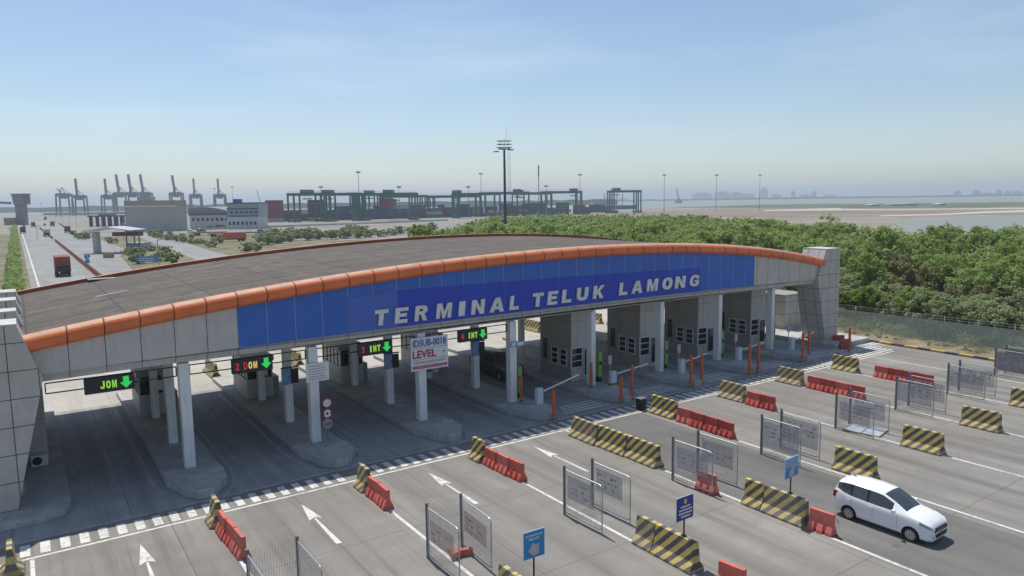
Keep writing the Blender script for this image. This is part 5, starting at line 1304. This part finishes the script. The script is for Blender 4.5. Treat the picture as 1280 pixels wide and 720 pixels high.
q, s = facing(134, 283)
t_ = empty('pipe_rack', (q.x, q.y, 0), 'row of dark blue portal frames standing before the jetty', 'pipe rack', rz=-_y)
b = MB()
for k_ in range(6): b.box((-22+8*k_)*s, (-20.6+8*k_)*s, 0, 3, 0, 12*s); b.box((-22+8*k_)*s, (-20.6+8*k_)*s, 14, 17, 0, 12*s)
b.box(-23*s, 21*s, -1, 18, 12*s, 13.6*s); b.box(-12*s, 0, 2, 12, 13.6*s, 15*s)
b.build('frame', M['crane_blue'], t_)
q, s = facing(185, 283)
t_ = empty('flat_shed', (q.x, q.y, 0), 'low pale shed left of the tall warehouse', 'building', rz=-_y)
b = MB(); b.box(-30*s, -2*s, 0, 10, 0, 3*s); b.build('wall', M['office_grey'], t_)
b = MB(); b.box(-31*s, -1*s, -1, 11, 3*s, 4*s); b.build('roof', M['galv'], t_)
for j, (px_, py_, tp) in enumerate(((47, 300, 283), (10, 352, 328), (199, 335, 300), (155, 300, 282), (96, 285, 266), (78, 281, 264), (70, 278, 262), (63, 276, 262), (87, 283, 265), (247, 300, 278), (313, 290, 268), (265, 289, 272), (160, 285, 268))):
    q, s = facing(px_, py_); h = (py_-tp)*s
    t_ = empty('street_lamp', (q.x, q.y, 0), 'thin grey street lamp, %s' % ['by the white truck on the highway', 'at the lower left edge beside the hedge', 'in the bushes right of the blue direction sign', 'behind the small white canopy', 'first along the far right road edge', 'second along the far right road edge', 'third along the far right road edge', 'fourth along the far right road edge', 'short one between the far lamps', 'before the curved roof hall', 'right of the office block', 'at the warehouse corner', 'left of the warehouse wall'][j], 'street lamp', rz=-_y)
    b = MB(); b.tube([(0, 0, 0), (0, 0, h)], .09, 6); b.build('pole', M['mast'], t_)
    b = MB(); b.bar((0, 0, h), (1.4, 0, h+.2), .12); b.box(1.0, 1.9, -.15, .15, h+.12, h+.28); b.build('lamp_head', M['mast'], t_)
# ---- quay cranes
def quay_crane(lower, label, loc, sc, red_boom=False, lean=0.):
    t_ = empty('quay_crane', loc, label, 'crane', 'ship to shore cranes', rz=-_y+R(12)); t_.scale = (sc, sc, sc)
    b = MB()
    for x in (-12, 12):
        for y in (-10, 10): b.bar((x, y, 0), (x*.92, y*.9, 42), 2.5)
        b.bar((x, -10, 14), (x, 10, 14), 1.4); b.bar((x*.92, -10, 40), (x*.92, 10, 40), 1.6)
    for y in (-10, 10): b.bar((-12, y, 3), (12, y, 3), 2.0); b.bar((-11.5, y*.93, 38), (11.5, y*.93, 38), 2.6)
    b.build('portal_frame', M['crane_blue'], t_)
    b = MB(); b.box(-9, 9, -14, 10, 39, 43); b.prism([(-9, 39), (9, 39), (4, 32), (-5, 33)], 'Y', -5, 3); b.build('machinery_house', M['crane_blue'], t_)
    b = MB(); b.bar((-5, -6, 43), (0, -8, 54), 1.0); b.bar((5, -6, 43), (0, -8, 54), 1.0); b.bar((8, 8, 43), (0, -8, 54), .7); b.build('apex_frame', M['crane_blue'], t_)
    b = MB()
    if lower: b.bar((-1, -10, 43), (-9, -6, 52), 1.4); b.bar((-9, -6, 52), (2, 0, 43), .8)
    else: b.bar((0, -12, 43), (-lean*20, -14, 78), 3.8, 3.8); b.bar((0, -10, 52), (-lean*34, -13, 77), .8)
    b.build('boom', M['crane_red'] if red_boom else M['crane_blue'], t_)
    return t_
qc = [(82, 269, 1, 0, 0, 235), (101, 269, 0, 0, 0, 224), (137, 268, 0, 0, 0, 224), (153, 267, 0, 0, .12, 219), (168, 267, 0, 0, .12, 219), (183, 267, 0, 0, .14, 219), (222, 266, 0, 0, .14, 220), (246, 266, 0, 1, 0, 224), (276, 266, 0, 1, 0, 224)]
for j, (px_, py_, lw_, rd, ln_, tp) in enumerate(qc):
    q, s = facing(px_, py_); hh = (py_-tp)*s/(54 if lw_ else 78)
    lb = ['with a folded short boom, leftmost of the row', 'with an upright boom, second from the left', 'with an upright boom, third from the left', 'fourth from the left, first of the tight trio', 'fifth from the left, middle of the tight trio', 'sixth from the left, last of the tight trio', 'behind the right end of the warehouse', 'with a reddish boom left of the last one', 'with a reddish boom, rightmost of the row'][j]
    quay_crane(lw_, 'blue grey quay crane '+lb, (q.x, q.y, 0), hh, rd, ln_)
q = at(60, 270); t_ = empty('jetty', (0, 0, 0), 'long low jetty deck under the quay cranes', 'jetty')
b = MB(); a, c = at(60, 270), at(330, 266); b.bar((a.x, a.y-15, 3), (c.x, c.y-15, 3), 26, 3); b.build('deck', M['galv_dark'], t_)
# ---- yard cranes
def yard_crane(pxl, pxr, py, top, label, tro):
    q, s = facing((pxl+pxr)/2, py); W_ = (pxr-pxl)/2*s; Hh = (py-top)*s
    t_ = empty('yard_crane', (q.x, q.y, 0), label, 'crane', 'stacking cranes in the container yard', rz=-_y)
    b = MB()
    for y in (-7, 7):
        b.box(-W_, W_, y-.7, y+.7, Hh-2.6, Hh-.6)
        for x in (-W_+.6, -W_+4.8, W_-4.8, W_-.6): b.box(x-.55, x+.55, y-.6, y+.6, 0, Hh-2.6)
    for x in (-W_+2.7, W_-2.7): b.box(x-3.2, x+3.2, -8.5, 8.5, .5, 1.8); b.box(x-1.0, x+1.0, -7, 7, Hh-2.2, Hh-1)
    b.build('portal_frame', M['crane_green'], t_)
    b = MB(); xx = -W_+2*W_*tro; b.box(xx-3.4, xx+3.4, -6, 6, Hh-.6, Hh+1.6); tr = b.build('trolley', M['crane_green'], t_)
    b = MB(); b.box(xx-3, xx+3, -1.4, 1.4, Hh-5.2, Hh-4.4); b.bar((xx-1.5, 0, Hh-4.4), (xx-1.5, 0, Hh), .2); b.bar((xx+1.5, 0, Hh-4.4), (xx+1.5, 0, Hh), .2); b.build('spreader', M['galv_dark'], tr)
    b = MB(); b.box(-W_, W_, -8.2, -7.9, Hh+.3, Hh+.45); b.build('handrail', M['galv'], t_)
yc = [(364, 418, 277, 240.5, .4), (398, 452, 276, 240.5, .25), (440, 478, 273, 241, .6), (452, 522, 275, 240.5, .5), (478, 534, 272, 243.5, .3), (536, 602, 271, 243.5, .55), (566, 626, 272, 240.5, .1), (600, 662, 270, 239.5, .75), (640, 690, 269, 240, .2), (676, 727, 268, 238.5, .8), (760, 800, 266, 237.5, .25)]
for j, a in enumerate(yc): yard_crane(a[0], a[1], a[2], a[3], 'green yard stacking crane, %s of the row counted from the left' % ORD[j], a[4])
# ---- containers
cm = {}
def cont_mesh(L, k_):
    if (L, k_) not in cm:
        b = MB(); b.box(-L/2, L/2, -1.2, 1.2, .02, 2.55)
        n_ = int(L/.8)
        for i in range(n_): x = -L/2+.3+i*(L-.4)/n_; b.box(x, x+.35, -1.25, 1.25, .15, 2.42)
        for x in (-L/2, L/2-.12): b.box(x-.01, x+.13, -1.24, 1.24, 0, 2.58)
        cm[(L, k_)] = b.mesh('shipping_container', M['cont%d' % k_])
    return cm[(L, k_)]
cname = ['red', 'blue', 'bright red', 'teal', 'brown', 'white', 'green', 'maroon', 'navy']
rc = random.Random(5); nc_ = 0
for row, (dy, hmax) in enumerate(((-4, 3), (-2.4, 4), (-.8, 4))):
    px_ = 330 + row*7
    while px_ < 770:
        base_y = 277.3 - (px_-330)*.0255 + dy*.9+1
        q, s = facing(px_, base_y); L = 12.19 if rc.random() < .8 else 6.06
        if 742 < px_: L = 12.19
        hgt = rc.choice([1, 2, 3, 3, 4, 4, hmax]) if px_ < 690 else rc.choice([0, 1, 2, 3])
        for h in range(min(hgt, hmax)):
            if nc_ >= 298: break
            k_ = rc.choice([0, 1, 1, 3, 4, 7, 8, 8, 8, 1, 6, 0, 3, 5 if rc.random() < .6 else 7])
            o = bpy.data.objects.new('shipping_container', cont_mesh(L, k_)); C.objects.link(o); o.location = (q.x, q.y, h*2.6); o.rotation_euler = (0, 0, -_y)
            tag(o, '%s shipping container stacked in the distant container yard' % cname[k_], 'container', '%s containers in the yard' % cname[k_]); nc_ += 1
        px_ += (L+.6)/s
for (pa, pb, py, n_, ks) in ((334, 354, 277.5, 6, (5, 0, 0, 7, 0, 7)), (390, 402, 276, 6, (5, 7, 8, 8, 7, 8)), (425, 462, 274.5, 3, (8, 1, 8)), (478, 495, 273, 6, (7, 8, 8, 0, 0, 7)), (655, 671, 268.5, 4, (6, 6, 6, 6)), (694, 712, 267.5, 4, (4, 6, 6, 6)), (740, 757, 265.5, 3, (8, 3, 3))):
    q, s = facing((pa+pb)/2, py)
    for h in range(n_):
        k_ = ks[h]; o = bpy.data.objects.new('shipping_container', cont_mesh(12.19, k_)); C.objects.link(o); o.location = (q.x, q.y, h*2.6); o.rotation_euler = (0, 0, -_y)
        tag(o, '%s container, level %s of the tall stack standing out %s' % (cname[k_], h+1, 'near the office block' if pa < 360 else ('under the first yard crane' if pa < 420 else ('mid yard' if pa < 500 else 'right of the lattice mast'))), 'container', '%s containers in the yard' % cname[k_])

# ---- light masts
def mast(px, py, top, dark=False, label='', wide=1.):
    q, s = facing(px, py); h = (py-top)*s
    t_ = empty('light_mast', (q.x, q.y, 0), label, 'light mast', 'floodlight masts', rz=-_y)
    b = MB(); b.tube([(0, 0, 0), (0, 0, h*.97)], .42*wide, 8, r2=.2*wide); b.build('pole', M['mast'], t_)
    b = MB(); b.tube([(0, 0, h*.955), (0, 0, h*.965)], 1.5*wide, 12)
    for k_ in range(8): a = k_*math.pi/4; b.box(1.6*wide*math.cos(a)-.35, 1.6*wide*math.cos(a)+.35, 1.6*wide*math.sin(a)-.3, 1.6*wide*math.sin(a)+.3, h*.955-.2, h*.955+.9)
    b.build('lamp_ring', M['mast'], t_)
ml = [(450, 275, 214, 'over the container yard left of the lattice mast'), (602, 270, 216, 'just left of the lattice mast'), (725, 268, 217.5, 'at the right end of the stacking cranes'), (830, 265, 218, 'first of the three standing over the forest'), (895, 264, 218, 'second of the three standing over the forest'), (949, 262, 218, 'third of the three standing over the forest'),
      (403, 275, 233, 'short, above the first stacking crane'), (500, 274, 233, 'short, above the fourth stacking crane'), (586, 272, 233, 'short, above the middle stacking cranes'), (683, 270, 232, 'short, right of the thin dark pole'), (270, 268, 235, 'above the curved roof hall, left one'), (292, 268, 233, 'above the office block'), (52, 269, 254, 'far and tiny beside the conveyor tower')]
for a in ml: mast(a[0], a[1], a[2], label='tall floodlight mast '+a[3], wide=.8)
# near lattice mast with floodlight tiers
q, s = facing(632, 300)
t_ = empty('communication_mast', (q.x, q.y, 0), 'tall dark mast with tiers of lamps and antennas behind the roof centre', 'mast', rz=-_y)
H_ = (300-188)*s
b = MB(); b.tube([(0, 0, 0), (0, 0, H_)], 2.0*s, 12, r2=1.3*s); b.build('pole', M['mast_dark'], t_)
b = MB()
for z, r_ in ((1.5, 10), (5.5, 9.5), (9.5, 9.5)):
    b.bar((-r_*s, 0, H_+z*s), (r_*s, 0, H_+z*s), .5*s, .6*s); b.bar((0, -r_*s, H_+z*s), (0, r_*s, H_+z*s), .5*s, .6*s)
    for k_ in range(8):
        a = k_*math.pi/4; b.bar((r_*s*math.cos(a), r_*s*math.sin(a), H_+z*s), (r_*s*math.cos(a+math.pi/4), r_*s*math.sin(a+math.pi/4), H_+z*s), .35*s)
for x in (-5, 5, 0): b.bar((x*s, 0, H_), (x*s, 0, H_+11*s), .35*s)
b.build('platform', M['mast_dark'], t_)
b = MB()
for sx, z in ((-10, -3), (-4, 0), (4, 0), (8, -1)): b.prism([(sx*s-3.6*s, H_+z*s-.6*s), (sx*s+3.6*s, H_+z*s-.9*s), (sx*s+3*s, H_+z*s+.5*s), (sx*s-3*s, H_+z*s+.3*s)], 'Y', -1.5*s, 1.5*s)
b.build('floodlight', M['mast_dark'], t_)
b = MB(); b.bar((2.5*s, 0, H_+10*s), (3*s, 0, H_+27*s), .3*s); b.build('antenna', M['mast'], t_)
b = MB()
for x in (4.2*s, 7.2*s): b.bar((x, 0, 0), (x, 0, H_), .25*s)
k_ = 0
while k_*4*s < H_-4*s:
    b.bar((4.2*s, 0, k_*4*s), (7.2*s, 0, (k_+1)*4*s), .2*s); b.bar((4.2*s, 0, k_*4*s), (7.2*s, 0, k_*4*s), .2*s); k_ += 1
b.build('lattice_ladder', M['mast'], t_)
q, s = facing(674, 296)
t_ = empty('lightning_pole', (q.x, q.y, 0), 'thin dark pole right of the lattice mast', 'pole')
b = MB(); b.tube([(0, 0, 0), (0, 0, (296-222)*s)], .5*s, 8); b.build('pole', M['mast'], t_)
b = MB(); b.tube([(0, 0, (296-222)*s), (0, 0, (296-208)*s)], .7*s, 8); b.build('tip', M['mast_dark'], t_)
# mobile crane jib behind the office
q, s = facing(330, 272)
t_ = empty('mobile_crane', (q.x, q.y, 0), 'thin inclined crane jib behind the office block', 'crane', rz=-_y)
b = MB(); b.bar((-1*s, 0, 6*s), (-7*s, 0, 34*s), .6*s); b.build('jib', M['mast'], t_)
b = MB(); b.box(-4*s, 4*s, -3, 3, 0, 6*s); b.build('carrier', M['rust'], t_)
# red truck and low objects on the yard edge
q, s = facing(308, 301); t_ = truck((q.x, q.y, 0), R(70), 'red tanker like truck parked by the yard fence', 'red', L=10, H=3.2)
for j, (px_, py_, kk_) in enumerate(((240, 291, 'carwhite'), (252, 290, 'cardark'), (298, 297, 'cardark'), (327, 291, 'cardark'), (335, 289, 'carwhite'), (275, 293, 'carwhite'))):
    q, s = facing(px_, py_); car((q.x, q.y, 0), R(60+20*j), ['small white car near the warehouse foot', 'dark car beside the small white one near the warehouse', 'dark car in front of the red truck', 'dark car at the left edge of the container yard', 'white car at the left edge of the container yard', 'white car left of the black one by the fence'][j], kk_)
for j, (px_, py_, m_) in enumerate(((283, 296, 'cont6'), (318, 294, 'cont6'), (262, 294, 'cont4'))):
    q, s = facing(px_, py_); t_ = empty('flatbed_trailer', (q.x, q.y, 0), ['long green flatbed trailer before the office block', 'short green flatbed trailer right of the red truck', 'brown flatbed trailer left of the green ones'][j], 'trailer', rz=-_y+R(8*j))
    b = MB(); b.box(-7, 7, -1.2, 1.2, 1.0, 1.5); b.build('bed', M[m_], t_)
    for x_ in (-5.5, -4.2, 5):
        b = MB(); b.tube([(x_, -1.1, .5), (x_, 1.1, .5)], .5, 12); b.build('wheel', M['tyre'], t_)
# yard kerb wall
t_ = empty('yard_wall', (0, 0, 0), 'pale low wall with yellow markers along the yard edge', 'wall')
b = MB(); a, c = at(240, 288), at(560, 276); b.bar((a.x, a.y, .5), (c.x, c.y, .5), .4, 1.0); b.build('wall', M['flat_pale'], t_)

# ---- the far coast
def cargo_ship(px, py, label):
    q, s = facing(px, py); t_ = empty('cargo_ship', (q.x, q.y, -.5), label, 'ship', rz=-_y)
    b = MB(); b.prism([(-26*s, 0), (26*s, 0), (29*s, 5*s), (-28*s, 5.5*s)], 'Y', -12, 12); b.build('hull', M['crane_blue'], t_)
    b = MB(); b.box(-26*s, -19*s, -8, 8, 5*s, 10*s); b.build('bridge', M['office_grey'], t_)
    for x in (-10, -3, 5, 12):
        b = MB(); b.bar((x*s, 0, 5*s), (x*s, 0, 20*s), .8*s); b.bar((x*s, 0, 14*s), ((x+8)*s, 0, 12*s), .5*s); b.build('deck_crane', M['mast'], t_)
cargo_ship(766, 261.5, 'hazy cargo ship with deck cranes behind the last stacking crane')
q, s = facing(848, 254); t_ = empty('harbour_crane', (q.x, q.y, 0), 'small harbour crane with raised jib out on the water', 'crane', rz=-_y)
b = MB(); b.box(-4*s, 4*s, -8, 8, 0, 3*s); b.build('barge', M['mast'], t_); b = MB(); b.bar((0, 0, 3*s), (-2*s, 0, 18*s), 1.3*s); b.bar((0, 0, 6*s), (3*s, 0, 3*s), 2*s); b.build('jib', M['mast'], t_)
rk = random.Random(21)
def far_block(px, py, w_, h_, label):
    q, s = facing(px, py); t_ = empty('distant_building', (q.x, q.y, 0), label, 'building', 'hazy buildings on the far coast', rz=-_y)
    b = MB(); b.box(-w_/2*s, w_/2*s, 0, w_*s, 0, h_*s*.8); b.build('block', M['tower'], t_)
    b = MB(); b.box(-w_/4*s, w_/5*s, w_*.1*s, w_*.9*s, h_*s*.8, h_*s); b.build('top', M['tower'], t_)
for px_, w_, h_ in ((880, 20, 9), (905, 16, 10), (922, 14, 9), (956, 8, 14), (992, 4, 10), (1018, 5, 9), (1198, 6, 7), (1222, 6, 8), (1250, 5, 8), (1262, 6, 6), (1275, 7, 6), (935, 18, 7), (972, 10, 6), (1008, 10, 5), (1040, 12, 4), (1238, 22, 4)):
    far_block(px_, 249.5-(px_-880)*.0125, w_, h_, 'hazy grey building on the far coast skyline')
cs = MB(); prev = None
def coast(pa, pb, yb, hgt, name, seed, depth=300, step=6):
    r_ = random.Random(seed); b = MB(); x = pa; h0 = hgt
    while x < pb:
        x2 = x+step; h1 = hgt*r_.uniform(.8, 1.12)
        a, s1 = facing(x, yb(x)); c, s2 = facing(x2, yb(x2))
        da = Vector((a.x, a.y, 0)).normalized()*depth
        b.add([(a.x, a.y, -.2), (c.x, c.y, -.2), (c.x, c.y, h1*s2), (a.x, a.y, h0*s1), (a.x+da.x, a.y+da.y, h0*s1*.9), (c.x+da.x, c.y+da.y, h1*s2*.9), (c.x+da.x, c.y+da.y, -.2), (a.x+da.x, a.y+da.y, -.2)], [(0, 1, 2, 3), (3, 2, 5, 4), (4, 5, 6, 7)])
        x, h0 = x2, h1
    tag(b.build(name, M['farland'], fix=False), kind='structure')
coast(700, 1500, lambda x: 253.0-(x-700)*.0140, 2.2, 'coast_hills', 1)
coast(-250, 760, lambda x: 265.5-(x)*.0128, 6.5, 'coast_hills', 2, 500, 14)
# long white sheds on the flats
for px_, w_, py_ in ((1130, 34, 256.8), (1094, 12, 257.5), (1178, 9, 256.6)):
    q, s = facing(px_, py_); t_ = empty('white_shed', (q.x, q.y, 0), ['long white shed on the far flats', 'pale low shed left of the long white one', 'small pale shed right of the long white one'][(1130, 1094, 1178).index(px_)], 'building', rz=-_y)
    b = MB(); b.box(-w_/2*s, w_/2*s, 0, 15, 0, 1.2*s); b.build('wall', M['tower'], t_)
    b = MB(); b.prism([(-w_/2*s, 1.2*s), (w_/2*s, 1.2*s), (w_/4*s, 2.4*s), (-w_/2*s, 2.0*s)], 'Y', -1, 16); b.build('roof', M['white'], t_)

# ================================================================== HAZE
hz = MB(); hz.box(-10900, 10900, -2900, 13900, -1.2, 110)
hm = bpy.data.materials.new('haze_air'); hm.use_nodes = True; ht = hm.node_tree; ht.nodes.clear()
pv = ht.nodes.new('ShaderNodeVolumePrincipled'); ho = ht.nodes.new('ShaderNodeOutputMaterial')
pv.inputs['Color'].default_value = (.80, .91, 1, 1); pv.inputs['Density'].default_value = 2.7e-4; pv.inputs['Anisotropy'].default_value = .2
ht.links.new(pv.outputs[0], ho.inputs['Volume'])
tag(hz.build('haze', hm), 'pale sea haze hanging over the whole port', 'haze', kind='stuff')
